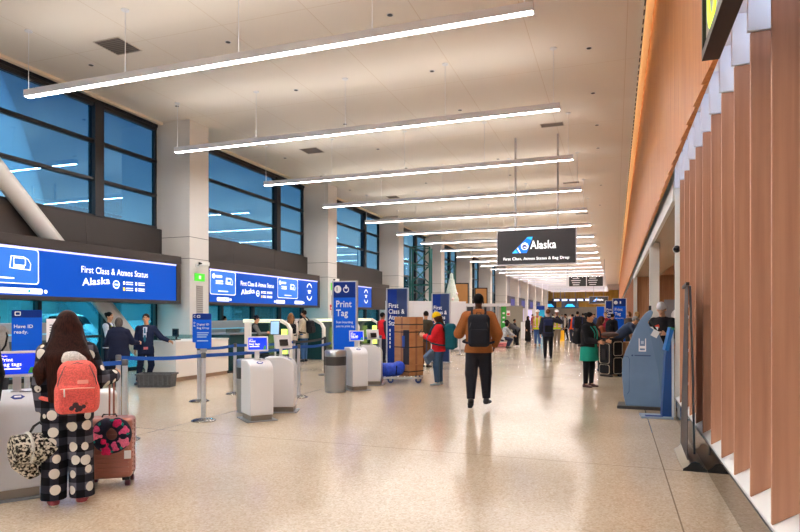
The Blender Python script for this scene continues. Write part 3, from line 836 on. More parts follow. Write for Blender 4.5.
def car(label, x, y, rz, rgb, suv=False):
    o = thing('car', label, 'car', (x, y, -.15), rz)
    hh = 1.75 if suv else 1.45
    P_ = [(-2.2, .35), (-2.25, .75), (-2.1, .95), (-1.2, 1.02), (-.55, hh-.05), (.1, hh), (1.2, hh-.03), (1.75, 1.1), (2.15, 1.0), (2.25, .6), (2.2, .35)]
    b = MB(); b.prism(P_, -.88, .88, lambda u, v, t: (t*(1 if v < 1.03 else .82), -u, v)); b.build('car_body', mat('car_%d_%d_%d' % rgb, rgb, .25, coat=.6), o, True, bevel=.06)
    b = MB()
    for sx in (-1, 1):
        b.prism([(-1.05, 1.06), (-.55, hh-.13), (.3, hh-.09), (.3, 1.06)], .0, .012, lambda u, v, t, sx=sx: (sx*(.80+t), -u, v)); b.prism([(.36, 1.06), (.36, hh-.09), (1.15, hh-.12), (1.55, 1.08)], .0, .012, lambda u, v, t, sx=sx: (sx*(.80+t), -u, v))
    b.build('side_windows', mat('car_glass', (20, 26, 32), .1), o)
    for sx in (-1, 1):
        for yy in (-1.4, 1.35):
            b = MB(); b.lathe([(.30, -.1), (.33, -.08), (.33, .08), (.30, .1)], (sx*.82, yy, .33), 20, axis='x'); b.build('wheel', mat('tyre', (25, 25, 27), .8), o)
    for sx in (-1, 1):
        b = MB(); b.box((sx*.68, -2.22, .88), (.32, .06, .16)); b.build('tail_light', mat('tail_red', (220, 30, 40), .3, emit=.8), o)
car('dark car seen through the window left of the pajama woman', -19.5, 13.0, 0, (60, 70, 90))
car('silver car seen through the window right of the long hair', -21.5, 18.5, 0, (190, 198, 206), True)
car('white car outside near the slanted white pipe', -22.5, 25.0, 0, (225, 230, 235))
# ------------------------------------------------------------------ sky
w = bpy.data.worlds.new('dusk_sky'); SC.world = w; w.use_nodes = True; nt = w.node_tree
bg = nt.nodes['Background']; tc = N(nt, 'ShaderNodeTexCoord'); sp = N(nt, 'ShaderNodeSeparateXYZ'); nt.links.new(tc.outputs['Generated'], sp.inputs[0])
r = ramp(nt, sp.outputs['Z'], [(.0, (220, 238, 244)), (.15, (190, 226, 240)), (.195, (115, 170, 205)), (.30, (72, 128, 172)), (1, (30, 64, 110))])
nt.links.new(r.outputs[0], bg.inputs['Color']); bg.inputs['Strength'].default_value = 2.1
# ------------------------------------------------------------------ camera
cd = bpy.data.cameras.new('camera'); cd.sensor_width = 36; cd.lens = 36*FPX/800; cd.shift_x = 0; cd.shift_y = (HY-266)/800; cd.clip_start = .05; cd.clip_end = 400
co = bpy.data.objects.new('camera', cd); COL.objects.link(co); co.location = (0, 0, EYE); co.rotation_euler = (math.pi/2, 0, PSI); SC.camera = co
SC.view_settings.view_transform = 'Standard'; SC.view_settings.look = 'None'; SC.view_settings.gamma = 1; SC.view_settings.exposure = 0.45
SC.view_settings.use_curve_mapping = False
SC.cycles.use_denoising = True
SC.cycles.max_bounces = 8; SC.cycles.transparent_max_bounces = 12; SC.cycles.caustics_reflective = False; SC.cycles.caustics_refractive = False
SC.cycles.sample_clamp_indirect = 8.0
# ------------------------------------------------------------------ signs and screens
BLUE_S = mat('screen_blue', (2, 70, 172), .4, emit=.55, spec=.2)
BLUE_C = mat('screen_card_blue', (46, 110, 202), .3, emit=.62)
NAVY_S = mat('screen_navy', (14, 40, 120), .3, emit=.6)
WTX = mat('lit_white', (255, 255, 255), .4, emit=.9)
LILAC = mat('lit_lilac', (190, 190, 255), .4, emit=1.0)
TEAL_D = mat('lit_teal', (0, 140, 150), .4, emit=1.0)
AMBER = mat('lit_amber', (240, 200, 70), .4, emit=1.0)
PBLUE = mat('print_blue', (0, 92, 222), .5, spec=.2); PNAVY = mat('print_navy', (6, 44, 128), .5, spec=.2); PDEEP = mat('print_deep_navy', (18, 44, 92), .4); PWHITE = mat('print_white', (245, 245, 248), .5)
PCYAN = mat('print_cyan', (0, 160, 205), .4); PGREEN = mat('print_green', (60, 175, 70), .45); RED = mat('print_red', (205, 40, 45), .45)
Yv, Zv, Xv = (0, 1, 0), (0, 0, 1), (1, 0, 0)
def outline(poly, t):
    cx = sum(p[0] for p in poly)/len(poly); cy = sum(p[1] for p in poly)/len(poly)
    w = max(p[0] for p in poly)-min(p[0] for p in poly); h = max(p[1] for p in poly)-min(p[1] for p in poly)
    return [(cx+(p[0]-cx)*(1-2*t/w), cy+(p[1]-cy)*(1-2*t/h)) for p in poly]
def loop_plate(poly, t, loc, right, up, m, parent, name='outline', d0=.002, d1=.004):
    inn = outline(poly, t); n = len(poly); right, up = Vector(right), Vector(up); nr = right.cross(up)
    def P(p, d): return Vector(loc)+right*p[0]+up*p[1]+nr*d
    vs = [P(p, d1) for p in poly]+[P(p, d1) for p in inn]+[P(p, d0) for p in poly]+[P(p, d0) for p in inn]
    fs = []
    for i in range(n):
        j = (i+1) % n
        fs += [(i, j, n+j, n+i), (2*n+i, 2*n+j, j, i), (n+i, n+j, 3*n+j, 3*n+i), (2*n+i, 3*n+i, 3*n+j, 2*n+j)]
    b = MB(); b.add(vs, fs); return b.build(name, m, parent)
def circle(r, n=20, cx=0, cy=0): return [(cx+r*math.cos(2*math.pi*i/n), cy+r*math.sin(2*math.pi*i/n)) for i in range(n)]
XS = -11.50
def headline(o, y, wd, ox):
    """headline, script logo, round badge and the four small marks; y = left end in metres"""
    text('First Class & Atmos Status', wd, (XS+.004-ox[0], y-ox[1], 2.50-ox[2]), Yv, Zv, WTX, o, size=.155, bold=.006)
    k = wd/2.07
    text('Alaska', .80*k, (XS+.004-ox[0], y+.02-ox[1], 2.20-ox[2]), (0, 1, .10), Zv, WTX, o, size=.17, bold=.045)
    c = (XS-ox[0], y+1.02*k-ox[1], 2.27-ox[2])
    plate(circle(.105), c, Yv, Zv, WTX, o, 'badge', .003); plate(circle(.08), c, Yv, Zv, BLUE_C, o, 'badge_face', .005, .0031); plate(rrect(.11, .035, .01), c, Yv, Zv, WTX, o, 'badge_bar', .007, .0051)
    for i in range(2):
        for j in range(2):
            yy, zz = y+(1.27+.40*i)*k, 2.32-.15*j
            plate(rrect(.06, .085, .02), (XS-ox[0], yy-ox[1], zz-ox[2]), Yv, Zv, AMBER if (i, j) == (0, 1) else WTX, o, 'mark', .003)
            for q in range(2): plate(rrect(.22*k, .022, .006), (XS-ox[0], yy+.18*k-ox[1], zz+.025-.05*q-ox[2]), Yv, Zv, WTX, o, 'mark_line', .003)
def card(o, y0, y1, ox, small=False):
    w = y1-y0
    c = (XS-ox[0], (y0+y1)/2-ox[1], 2.53-ox[2]); pl = rrect(w, .74, .07)
    plate(pl, c, Yv, Zv, BLUE_C, o, 'card', .002); loop_plate(pl, .018, c, Yv, Zv, WTX, o, 'card_edge', .0021, .004)
    # printer pictogram
    ix = y1-.42*min(1, w/1.6); k = .8 if not small else .62
    pts = [(-.30, -.16), (-.26, .16), (.10, .16), (.22, .10), (.30, -.02), (.28, -.19)]
    loop_plate([(a*k, b_*k) for a, b_ in pts], .018, (XS-ox[0], ix-ox[1], 2.60-ox[2]), Yv, Zv, WTX, o, 'printer_outline', .0021, .005)
    loop_plate([(a*k, b_*k) for a, b_ in rrect(.34, .20, .03, cx=-.02, cy=.02)], .016, (XS-ox[0], ix-ox[1], 2.60-ox[2]), Yv, Zv, WTX, o, 'printer_mouth', .0021, .005)
    plate([(a*k, b_*k) for a, b_ in rrect(.30, .07, .03, cx=-.04, cy=-.11)], (XS-ox[0], ix-ox[1], 2.60-ox[2]), Yv, Zv, WTX, o, 'printer_tag', .005, .0021)
    lx = y0+.16 if w < 2 else y1-1.55
    plate(circle(.075), (XS-ox[0], lx+.02-ox[1], 2.72-ox[2]), Yv, Zv, WTX, o, 'number_disc', .004, .0021)
    plate(rrect(.30, .07, .02), (XS-ox[0], lx+.28-ox[1], 2.72-ox[2]), Yv, Zv, WTX, o, 'card_line', .004, .0021)
    for q in range(2): plate(rrect(.36, .04, .012), (XS-ox[0], lx+.30-ox[1], 2.58-.07*q-ox[2]), Yv, Zv, WTX, o, 'card_line', .004, .0021)
    plate(rrect(.50, .03, .01), (XS-ox[0], (max(y0, y1-1.6)+y1)/2-ox[1], 2.27-ox[2]), Yv, Zv, WTX, o, 'card_line', .004, .0021)
def button(o, y, ox, w=.62, flip=False):
    plate(rrect(w, .115, .03), (XS-ox[0], y-ox[1], 2.02-ox[2]), Yv, Zv, WTX, o, 'button', .003)
    plate(circle(.032), (XS-ox[0], y+w*.18-ox[1], 2.02-ox[2]), Yv, Zv, TEAL_D, o, 'button_dot', .005, .0031)
    plate(rrect(.16, .02, .005), (XS-ox[0], y-.08-ox[1], 2.02-ox[2]), Yv, Zv, BLUE_C, o, 'button_line', .005, .0031)
    plate(circle(.04), (XS-ox[0], y+(-1 if flip else 1)*(w/2+.08)-ox[1], 2.02-ox[2]), Yv, Zv, WTX, o, 'arrow_disc', .003)
def oval(o, y, ox):
    for s_ in (1, -1):
        n = 14; po = []; pi = []
        for i in range(n+1):
            a = math.radians(15+150*i/n); po.append((.22*math.cos(a), s_*(.12+.22*math.sin(a)))); pi.append((.17*math.cos(a), s_*(.12+.17*math.sin(a))))
        plate(po+pi[::-1], (XS-ox[0], y-ox[1], 2.46-ox[2]), Yv, Zv, WTX, o, 'oval_arc', .004, .001)
    plate(rrect(.26, .06, .02), (XS-ox[0], y-ox[1], 2.50-ox[2]), Yv, Zv, WTX, o, 'oval_line', .004, .001); plate(rrect(.20, .04, .02), (XS-ox[0], y-ox[1], 2.42-ox[2]), Yv, Zv, WTX, o, 'oval_line', .004, .001)
def board(label, y0, y1, sy0, sy1):
    o = thing('display_board', label, 'sign', (XS, y0, 1.84)); ox = (XS, y0, 1.84)
    b = MB(); b.bb(-.815, -.03, 0, y1-y0, 0, 1.33); b.bb(-.03, .0, 0, y1-y0, 1.12, 1.33); b.bb(-.03, .03, sy0-y0-.12, sy1-y0+.16, 0, .085); b.bb(-.03, .03, sy1-y0, sy1-y0+.16, .085, 1.10); b.bb(-.03, .03, sy0-y0-.12, sy1-y0+.16, 1.095, 1.12); b.bb(-.03, .03, sy0-y0-.12, sy0-y0, .085, 1.10)
    b.build('housing', DARK, o, bevel=.006, seg=1)
    b = MB(); b.bb(-.029, -.004, sy0-y0, sy1-y0, .085, 1.095); b.build('screen', BLUE_S, o)
    b = MB(); b.bb(-.003, .006, sy0-y0, sy1-y0, 1.05, 1.094); b.build('light_line', LILAC, o)
    return o, ox
o, ox = board('long blue check-in display nearest the camera, cut by the left frame edge', 6.20, 13.84, 6.35, 13.62)
card(o, 6.55, 9.39, ox); headline(o, 10.47, 2.07, ox); button(o, 9.0, ox, .95)
o, ox = board('second blue check-in display, between the first and second white columns', 14.9, 22.25, 15.05, 22.05)
card(o, 15.1, 16.40, ox, True); headline(o, 16.68, 2.02, ox); card(o, 18.95, 20.42, ox, True); oval(o, 21.35, ox); button(o, 15.75, ox); button(o, 19.15, ox, .62, True); button(o, 20.5, ox)
o, ox = board('third blue check-in display, mostly hidden behind the print tag totem', 23.7, 30.4, 23.85, 27.85)
card(o, 24.0, 25.4, ox, True); oval(o, 27.15, ox)
# hanging sign with the tail fin emblem
FIN1 = mat('fin_blue', (0, 96, 200), .4, emit=1.1); FIN2 = mat('fin_cyan', (40, 160, 235), .4, emit=1.1); SGN = mat('sign_black', (52, 50, 54), .45)
def fin(o, c, k):
    """tail fin emblem, c = lower left corner, k = height"""
    plate([(0, 0), (.92*k, 0), (1.30*k, 1.0*k), (.98*k, 1.0*k)], c, Xv, Zv, FIN1, o, 'fin_emblem', .004)
    plate([(0, 0), (.36*k, 0), (.24*k, .25*k)], c, Xv, Zv, FIN2, o, 'fin_foot', .006, .0041); plate([(.90*k, .92*k), (.98*k, 1.0*k), (1.30*k, 1.0*k), (1.22*k, .80*k)], c, Xv, Zv, FIN2, o, 'fin_tip', .006, .0041)
    plate([(.30*k, .30*k), (.36*k, .36*k), (.56*k, .0), (.50*k, .0)], c, Xv, Zv, WTX, o, 'fin_stripe', .006, .0041)
    plate(circle(.23*k, 18, .80*k, .42*k), c, Xv, Zv, WTX, o, 'face_disc', .008, .0061)
    plate(circle(.15*k, 16, .79*k, .38*k), c, Xv, Zv, NAVY_S, o, 'face', .010, .0081); plate(rrect(.14*k, .05*k, .02*k, cx=.80*k, cy=.36*k), c, Xv, Zv, WTX, o, 'face_mark', .012, .0101)
def hanging(label, x, y, z, w, h, sub=True, poles=(.24, .77)):
    o = thing('hanging_sign', label, 'sign', (x, y, z))
    b = MB(); b.bb(.03, w-.03, -.06, .06, .03, h-.03); b.build('panel', SGN, o)
    b = MB(); b.bb(0, w, -.075, .075, 0, .03); b.bb(0, w, -.075, .075, h-.03, h); b.bb(0, .03, -.075, .075, .03, h-.03); b.bb(w-.03, w, -.075, .075, .03, h-.03); b.build('frame', mat('sign_frame', (214, 214, 222), .4), o)
    for t in poles:
        b = MB(); b.bb(w*t-.028, w*t+.028, -.028, .028, h, ZC-z-.01); b.build('pole', mat('pole_pale', (188, 186, 190), .45), o)
    fin(o, (w*.20, -.061, h*.34), h*.44)
    text('Alaska', w*.32, (w*.43, -.062, h*.45), Xv, Zv, WTX, o, bold=.05, size=h*.23)
    if sub: text('First Class, Atmos Status & Bag Drop', w*.82, (w*.09, -.062, h*.145), Xv, Zv, WTX, o, bold=.022)
    return o
hanging('dark hanging sign with blue tail fin, nearest the camera above the hall', -3.515, 18.9, 3.08, 2.43, 1.11)
x, y = D(589, 82.6); hanging('smaller dark hanging sign with blue tail fin at the far end of the hall', x, y, 3.15, 2.5, 1.05, False)
x, y = D(566.5, 60); o = thing('directory_sign', 'hanging black directory sign with white ends and rows of small text', 'sign', (x, y, 4.45))
b = MB(); b.bb(.25, 1.87, -.06, .06, 0, .95); b.bb(1.95, 3.45, -.06, .06, 0, .95); b.build('panel', SGN, o)
for q in ((0, .25, -.08, .08, -.05, 1.0), (3.45, 3.70, -.08, .08, -.05, 1.0), (1.87, 1.95, -.07, .07, 0, .95)): b = MB(); b.bb(*q); b.build('frame_bar', STEELW, o)
for i in range(4):
    for x0, ww in ((.62, .9), (2.2, .9)): plate(rrect(ww*(.7+.3*((i*7) % 3)/2), .07, .01), (x0+.3, -.061, .15+.21*i), Xv, Zv, PWHITE, o, 'text_row', .003)
for t in (.12, 3.58):
    b = MB(); b.bb(t-.02, t+.02, -.02, .02, 1.0, ZC-4.46); b.build('pole', GREYM, o)
# ------------------------------------------------------------------ totems
ALU = mat('aluminium', (200, 202, 208), .3, .7)
def totem(label, x, y, w, h, body, band, lines, rz=0.0, band_h=.16, extra=None):
    o = thing('totem_sign', label, 'sign', (x, y, 0), rz)
    b = MB(); b.bb(-w/2-.05, w/2+.05, -.16, .16, 0, .012); b.build('base_plate', GREYM, o)
    b = MB(); b.bb(-w/2+.035, w/2-.035, -.03, .03, .013, h-.02); b.build('panel', body, o)
    b = MB(); b.bb(-w/2, -w/2+.034, -.04, .04, .013, h); b.bb(w/2-.034, w/2, -.04, .04, .013, h); b.bb(-w/2+.034, w/2-.034, -.04, .04, h-.0195, h); b.build('frame', ALU, o, bevel=.004, seg=1)
    if band: plate(rrect(w-.075, band_h*h/2.2, .002), (0, -.0305, h-.025-band_h*h/4.4), Xv, Zv, band, o, 'band', .002)
    for s_, wd, u, v, sz, bo in lines: text(s_, wd, (u*w-w/2, -.033, v), Xv, Zv, PWHITE, o, bold=bo, size=sz)
    return o
x, y = G(345, 383.0)
o = totem('tall blue print tag totem standing behind the steel litter bin', x, y, .60, 2.28, PBLUE, PNAVY, [('Print', .37, .17, 1.70, .15, .04), ('Tag', .28, .17, 1.50, .15, .04), ('Scan boarding', .40, .17, 1.34, .052, .02), ('pass to print tag.', .44, .17, 1.25, .052, .02)], .05, .33)
plate(circle(.085), (-.16, -.0335, 2.10), Xv, Zv, PWHITE, o, 'number_disc', .002); text('1', None, (-.185, -.036, 2.055), Xv, Zv, PNAVY, o, size=.10, bold=.04)
loop_plate(circle(.07, 16, 0, 0), .02, (.04, -.0335, 2.09), Xv, Zv, PWHITE, o, 'tag_ring', .0, .002); plate(rrect(.035, .09, .01), (.04, -.0335, 2.15), Xv, Zv, PWHITE, o, 'tag_mark', .002)
plate([(.10, .02), (.262, .02), (.262, .42)], (0, -.0335, .0), Xv, Zv, PGREEN, o, 'green_corner', .002)
def fc(label, x, y, h, deep, rz=.05):
    o = totem(label, x, y, .62, h, PDEEP, None, [('First', .27, .12, h*.765, .125, .04), ('Class &', .44, .12, h*.695, .125, .04), ('Atmos', .38, .12, h*.625, .125, .04), ('Status', .37, .12, h*.555, .125, .04)], rz)
    plate(rrect(.26, h-.06, .002), (-.14, -.0305, h/2-.005), Xv, Zv, PNAVY, o, 'blue_stripe', .0015)
    for i in range(5): plate(rrect(.03, .07, .005), (-.20, -.0305, h*.30+.11*i), Xv, Zv, PWHITE, o, 'small_mark', .003, .0016)
    return o
x, y = G(397.5, 372); fc('dark navy first class totem standing behind the boxes on the cart', x, y, 2.25, True)
x, y = G(441, 362); fc('dark navy first class totem behind the woman in the yellow beanie', x, y, 2.24, True)
x, y = D(619.5, 27.7); o = totem('blue print tag totem near the right wall behind the bending man', x, y, .62, 2.32, PBLUE, PNAVY, [('Print', .34, .17, 1.74, .14, .04), ('Tag', .26, .17, 1.54, .14, .04), ('Scan boarding', .38, .17, 1.38, .05, .02)], -.05, .33)
plate(circle(.085), (-.16, -.0335, 2.12), Xv, Zv, PWHITE, o, 'number_disc', .002); plate(rrect(.06, .12, .02), (.04, -.0335, 2.12), Xv, Zv, PWHITE, o, 'tag_mark', .002)
x, y = D(611, 33); fc('narrow navy totem just left of the far print tag totem', x, y, 2.35, True)
x, y = D(600.5, 50); totem('plain bright blue totem below the far hanging sign', x, y, .66, 2.3, PBLUE, None, [])
x, y = D(540.5, 47); totem('turquoise totem with a navy top behind the hard hat workers', x, y, .70, 2.32, PCYAN, PNAVY, [], 0, .30)
# ------------------------------------------------------------------ stanchions with belts and sign holders
BELT = mat('belt_blue', (0, 80, 176), .6); BELTK = mat('belt_black', (24, 24, 28), .6)
STE2 = mat('stanchion_steel', (206, 208, 216), .3, .75); BASEM = mat('stanchion_base', (150, 146, 140), .25, 1.0)
def stanchion(label, px, py, to=None, black=False, belt=None):
    x, y = G(px, py) if not isinstance(px, tuple) else px
    o = thing('stanchion', label, 'stanchion', (x, y, 0), 0, 'belt stanchions')
    pm = BLACK if black else STE2
    b = MB(); b.lathe([(.0, 0), (.17, 0), (.172, .012), (.14, .028), (.05, .045), (.0, .046)], n=28); b.build('base', BLACK if black else BASEM, o, True)
    b = MB(); b.lathe([(.0, .04), (.032, .04), (.032, .90), (.0, .90)], n=18); b.build('post', pm, o, True)
    b = MB(); b.lathe([(.0, .901), (.036, .901), (.036, .965), (.028, .975), (.0, .975)], n=18); b.build('belt_head', BLACK if black else mat('belt_head_grey', (90, 92, 98), .4), o, True)
    for t, z in (to or []):
        tx, ty = G(*t) if len(t) == 2 and t[1] > 300 else t
        d = Vector((tx-x, ty-y)); L = d.length; d.normalize(); a = math.atan2(d.y, d.x)
        b = MB(); n = 8
        vs = []; 
        for i in range(n+1):
            u = .036+(L-.036)*i/n; sag = -.025*math.sin(math.pi*i/n)
            for s_ in (-1, 1):
                for zz in (-.026, .026): vs.append((u*math.cos(a)-s_*.0012*math.sin(a), u*math.sin(a)+s_*.0012*math.cos(a), .935+zz+sag))
        fs = []
        for i in range(n):
            q = i*4
            for p0, p1 in ((0, 1), (1, 3), (3, 2), (2, 0)): fs.append((q+p0, q+p1, q+4+p1, q+4+p0))
        b.add(vs, fs); b.build('belt', belt or (BELTK if black else BELT), o)
    return o
A = dict(a=(125, 440), b=(118.5, 427), c=(203.5, 421), d=(199, 401.5), e=(235, 394), f=(298.5, 397.5), g=(294, 385), h=(325, 375))
stanchion('steel belt stanchion beside the rose gold suitcase, nearer of the two posts', *A['a'], to=[((-80, 452), 0)])
stanchion('steel belt stanchion just left of the other one near the rose gold suitcase', *A['b'], to=[(A['c'], 0)])
stanchion('steel belt stanchion with the digital ID sign on top', *A['c'], to=[(A['f'], 0)])
stanchion('steel belt stanchion behind the one with the digital ID sign', *A['d'], to=[(A['e'], 0)])
stanchion('steel belt stanchion directly left of the white tag kiosk', *A['e'], to=[(A['g'], 0)])
stanchion('steel belt stanchion right of the white tag kiosk with its base in view', *A['f'], to=[(((331), 388), 0)])
stanchion('steel belt stanchion half hidden behind the white tag kiosks', *A['g'], to=[])
stanchion('black belt stanchion left of the tall blue print tag totem', *A['h'], to=[(A['g'], 0)], black=True)
stanchion('short steel belt stanchion between the red jacket woman and the walking man', 460, 355, to=[])
stanchion('steel belt stanchion behind the blue duffel bag', 380.5, 371, to=[((363, 374), 0)])
def small_sign(label, x, y, w, h, z0, rz, texts, icon=True):
    o = thing('queue_sign', label, 'sign', (x, y, z0), rz)
    b = MB(); b.prism(rrect(w, h, .02), -.006, .006, lambda u, v, t: (u, t, v+h/2)); b.build('panel', PBLUE, o)
    plate(rrect(w-.004, h*.17, .005), (0, -.0062, h-.003-h*.085), Xv, Zv, PNAVY, o, 'band', .002)
    if icon: loop_plate(rrect(w*.20, w*.16, .01), w*.03, (-w*.30, -.0085, h*.915), Xv, Zv, PWHITE, o, 'icon', 0, .002)
    for s_, wd, u, v, bo in texts:
      if s_ == '~': plate(rrect(wd*w, .014, .004), (-w/2+(u+wd/2)*w, -.0085, v*h), Xv, Zv, mat('print_pale', (170, 200, 236), .5), o, 'text_row', .001)
      else: text(s_, wd*w, (-w/2+u*w, -.0085, v*h), Xv, Zv, PWHITE, o, bold=bo)
    b = MB(); b.bb(-w*.2, w*.2, -.012, .012, -.045, .0); b.bb(-.025, .025, -.025, .025, -.06, -.045); b.build('bracket', GREYM, o)
    return o
x, y = G(*A['c']); small_sign('blue digital ID bag drop sign on top of a belt stanchion', x, y-.0, .22, .50, 1.036, .45, [('Digital ID', .76, .10, .66, .04), ('Bag Drop', .76, .10, .56, .04), ('~', .74, .10, .45, .01), ('~', .68, .10, .39, .01), ('~', .60, .10, .33, .01), ('~', .70, .10, .22, .01)])
x, y = G(*A['d']); small_sign('blue sign behind the digital ID sign, partly covered by it', x, y, .22, .50, 1.036, .45, [('Digital ID', .76, .10, .66, .04), ('Bag Drop', .76, .10, .56, .04)])
x, y = D(27, 7.6); stanchion('steel belt stanchion hidden behind the near tag kiosk, carrying a sign', (x, y), None)
small_sign('blue have ID ready sign on a stanchion left of the pajama woman', x, y, .33, .54, 1.036, .75, [('Have ID', .62, .08, .58, .04), ('ready.', .46, .08, .45, .04)])
# ------------------------------------------------------------------ self-service tag kiosks
KW = mat('kiosk_white', (226, 226, 230), .35); KP = mat('kiosk_plinth', (150, 140, 130), .35, .5); KEM = mat('kiosk_emblem', (40, 60, 150), .5)
SCR = mat('kiosk_screen_blue', (14, 56, 210), .25, emit=.65)
def kiosk(label, x, y, rz, wide=.34, deep=.46, hgt=.86, screen_rz=0.0, scr=True, sx=0.0):
    o = thing('tag_kiosk', label, 'kiosk', (x, y, 0), rz, 'bag tag kiosks')
    prof = [(-deep/2, .085), (-deep/2, hgt-.15), (-deep/2+.015, hgt-.10), (-deep/2+.05, hgt-.055), (-deep/2+.16, hgt-.005), (-deep/2+.20, hgt), (deep/2-.02, hgt), (deep/2, hgt-.02), (deep/2, .085)]
    b = MB(); b.prism(prof, -wide/2, wide/2, lambda u, v, t: (t, u, v)); b.build('cabinet', KW, o, True, bevel=.012)
    b = MB(); b.bb(-wide/2+.02, wide/2-.02, -deep/2+.02, deep/2-.02, .012, .084); b.build('plinth', KP, o)
    b = MB(); b.bb(-wide/2-.05, wide/2+.05, -deep/2-.04, deep/2+.04, 0, .0115); b.build('foot_plate', GREYM, o)
    up = Vector((0, .115, .055)).normalized()
    plate([(-.05, 0), (-.025, .03), (.025, .03), (.05, 0), (.025, -.03), (-.025, -.03)], (0, -deep/2+.095, hgt-.033), Xv, up, KEM, o, 'emblem', .005)
    plate(rrect(.05, .022, .004), (0, -deep/2+.095, hgt-.033), Xv, up, PWHITE, o, 'emblem_bar', .0075, .0052)
    plate(rrect(.09, .018, .006), (.06, -deep/2+.165, hgt+.001), Xv, (0, 1, .0), BLACK, o, 'tag_slot', .004)
    b = MB(); b.bb(sx-.03, sx+.03, -.02, .02, hgt+.001, hgt+.16); b.bb(sx-.045, sx+.045, -.04, .04, hgt+.001, hgt+.012); b.build('screen_post', KW, o)
    R = Matrix.Rotation(screen_rz, 3, 'Z') @ Matrix.Rotation(-.22, 3, 'X')
    c = Vector((sx, -.03, hgt+.235))
    s = MB(); s.box(c, (.30, .028, .22), R); q = s.build('screen_housing', KW, o, bevel=.006)
    if scr:
        rt, u_ = R @ Vector((1, 0, 0)), R @ Vector((0, 0, 1)); nr = R @ Vector((0, -1, 0))
        plate(rrect(.262, .176, .004), c+nr*.0145, rt, u_, SCR, o, 'screen', .001)
        text('Alaska', .045, c+nr*.016-rt*.115+u_*.062, rt, u_, WTX, o, bold=.04); text('Print', .085, c+nr*.016-rt*.115+u_*.022, rt, u_, WTX, o, bold=.05)
        text('bag tags', .145, c+nr*.016-rt*.115-u_*.018, rt, u_, WTX, o, bold=.05); plate(rrect(.14, .009, .003), c+nr*.0155-rt*.045-u_*.042, rt, u_, WTX, o, 'text_row', .001)
        plate([(-.02, -.02), (.02, -.02), (.02, .03), (0, .03)], c+nr*.016+rt*.095-u_*.062, rt, u_, PGREEN, o, 'screen_mark', .001)
    else:
        b = MB(); b.box(c+R @ Vector((0, -.02, -.02)), (.14, .03, .10), R); b.build('scanner_head', mat('scanner_black', (28, 28, 32), .3), o)
        plate(rrect(.22, .15, .004), c+R @ Vector((0, -.0145, .01)), R @ Vector((1, 0, 0)), R @ Vector((0, 0, 1)), mat('paper_notice', (236, 236, 240), .6), o, 'notice', .001)
    return o
x, y = G(17, 493); kiosk('white tag kiosk at the left edge with the pajama woman in front', x, y, .95)
x, y = G(257, 419); kiosk('white tag kiosk with blue screen in front of the pair by the stanchions', x, y, .88, screen_rz=-.25)
x, y = G(281, 411); kiosk('white tag kiosk seen from its side, right behind the nearest middle kiosk', x, y, 1.95, scr=False, screen_rz=-.9)
x, y = G(356, 389.5); kiosk('white tag kiosk with blue screen right of the steel litter bin', x, y, .80, screen_rz=-.25)
x, y = G(371.5, 384.5); kiosk('white tag kiosk seen from its side, next to the blue duffel bag', x, y, 1.85, scr=False, screen_rz=-.9)
x, y = D(56, 8.6); o = thing('paper_notice', 'white paper notice on a slim stand behind the long hair', 'notice', (x, y, 0), .7)
b = MB(); b.bb(-.12, .12, -.006, .006, 1.08, 1.46); b.build('sheet_holder', PWHITE, o)
for i in range(7): plate(rrect(.16, .014, .003), (0, -.0062, 1.16+.035*i), Xv, Zv, mat('print_grey', (90, 90, 96), .6), o, 'text_row', .0015)
b = MB(); b.bb(-.012, .012, .007, .025, .02, 1.3); b.bb(-.14, .14, -.12, .12, 0, .0195); b.build('stand', GREYM, o)
# ------------------------------------------------------------------ litter bins
def bin_(label, x, y):
    o = thing('litter_bin', label, 'bin', (x, y, 0))
    b = MB(); b.lathe([(.0, .0), (.205, .0), (.205, .06), (.215, .065), (.215, .52), (.21, .525), (0, .525)], n=32); b.build('lower_drum', STEEL, o, True)
    b = MB(); b.lathe([(.0, .526), (.212, .526), (.212, .70), (.0, .70)], n=32); b.build('black_band', mat('bin_black', (58, 54, 54), .4), o, True)
    b = MB(); b.lathe([(.0, .701), (.215, .701), (.217, .80), (.20, .825), (.13, .83), (.12, .79), (.0, .79)], n=32); b.build('lid', STEEL, o, True)
x, y = G(335.5, 391.5); bin_('round steel litter bin with a black band beside the print tag totem', x, y)
x, y = D(250.5, 9.45); bin_('steel litter bin mostly hidden behind the nearest middle kiosk', x, y)
# ------------------------------------------------------------------ service counters along the left
CWH = mat('counter_white', (232, 228, 222), .4); CPL = mat('counter_plinth', (150, 122, 100), .5); GLS = glass('clear_glass', (225, 240, 238), (230, 240, 240), .04)
TDK = mat('dark_teal_glass', (26, 62, 66), .12); LIME = mat('lime_edge', (214, 240, 110), .4, emit=1.1); TOPL = mat('counter_top_glow', (236, 244, 214), .4, emit=.55)
def counter(label, x0, x1, y0, y1, h=.90):
    o = thing('service_counter', label, 'counter', ((x0+x1)/2, (y0+y1)/2, 0)); w, d = x1-x0, y1-y0
    b = MB(); b.bb(-w/2, w/2, -d/2, d/2, .09, h); b.build('cabinet', CWH, o, bevel=.008)
    b = MB(); b.bb(-w/2+.02, w/2-.02, -d/2+.02, d/2-.02, 0, .089); b.build('plinth', CPL, o)
    b = MB(); b.bb(-w/2-.01, w/2+.01, -d/2-.01, d/2+.01, h+.001, h+.03); b.build('counter_top', WHITE, o, bevel=.004)
    b = MB(); b.bb(-w/2+.05, w/2-.05, -d/2+.03, -d/2+.04, h+.031, h+.14); b.build('glass_screen', GLS, o)
    return o
counter('white service counter the man in the navy suit leans on', -10.3, -9.42, 11.15, 12.0)
counter('white service counter behind the digital ID stanchion', -10.3, -9.42, 12.12, 13.12)
o = thing('glass_counter', 'dark teal glass counter with a steel top behind the middle kiosks', 'counter', (-9.95, 13.9, 0))
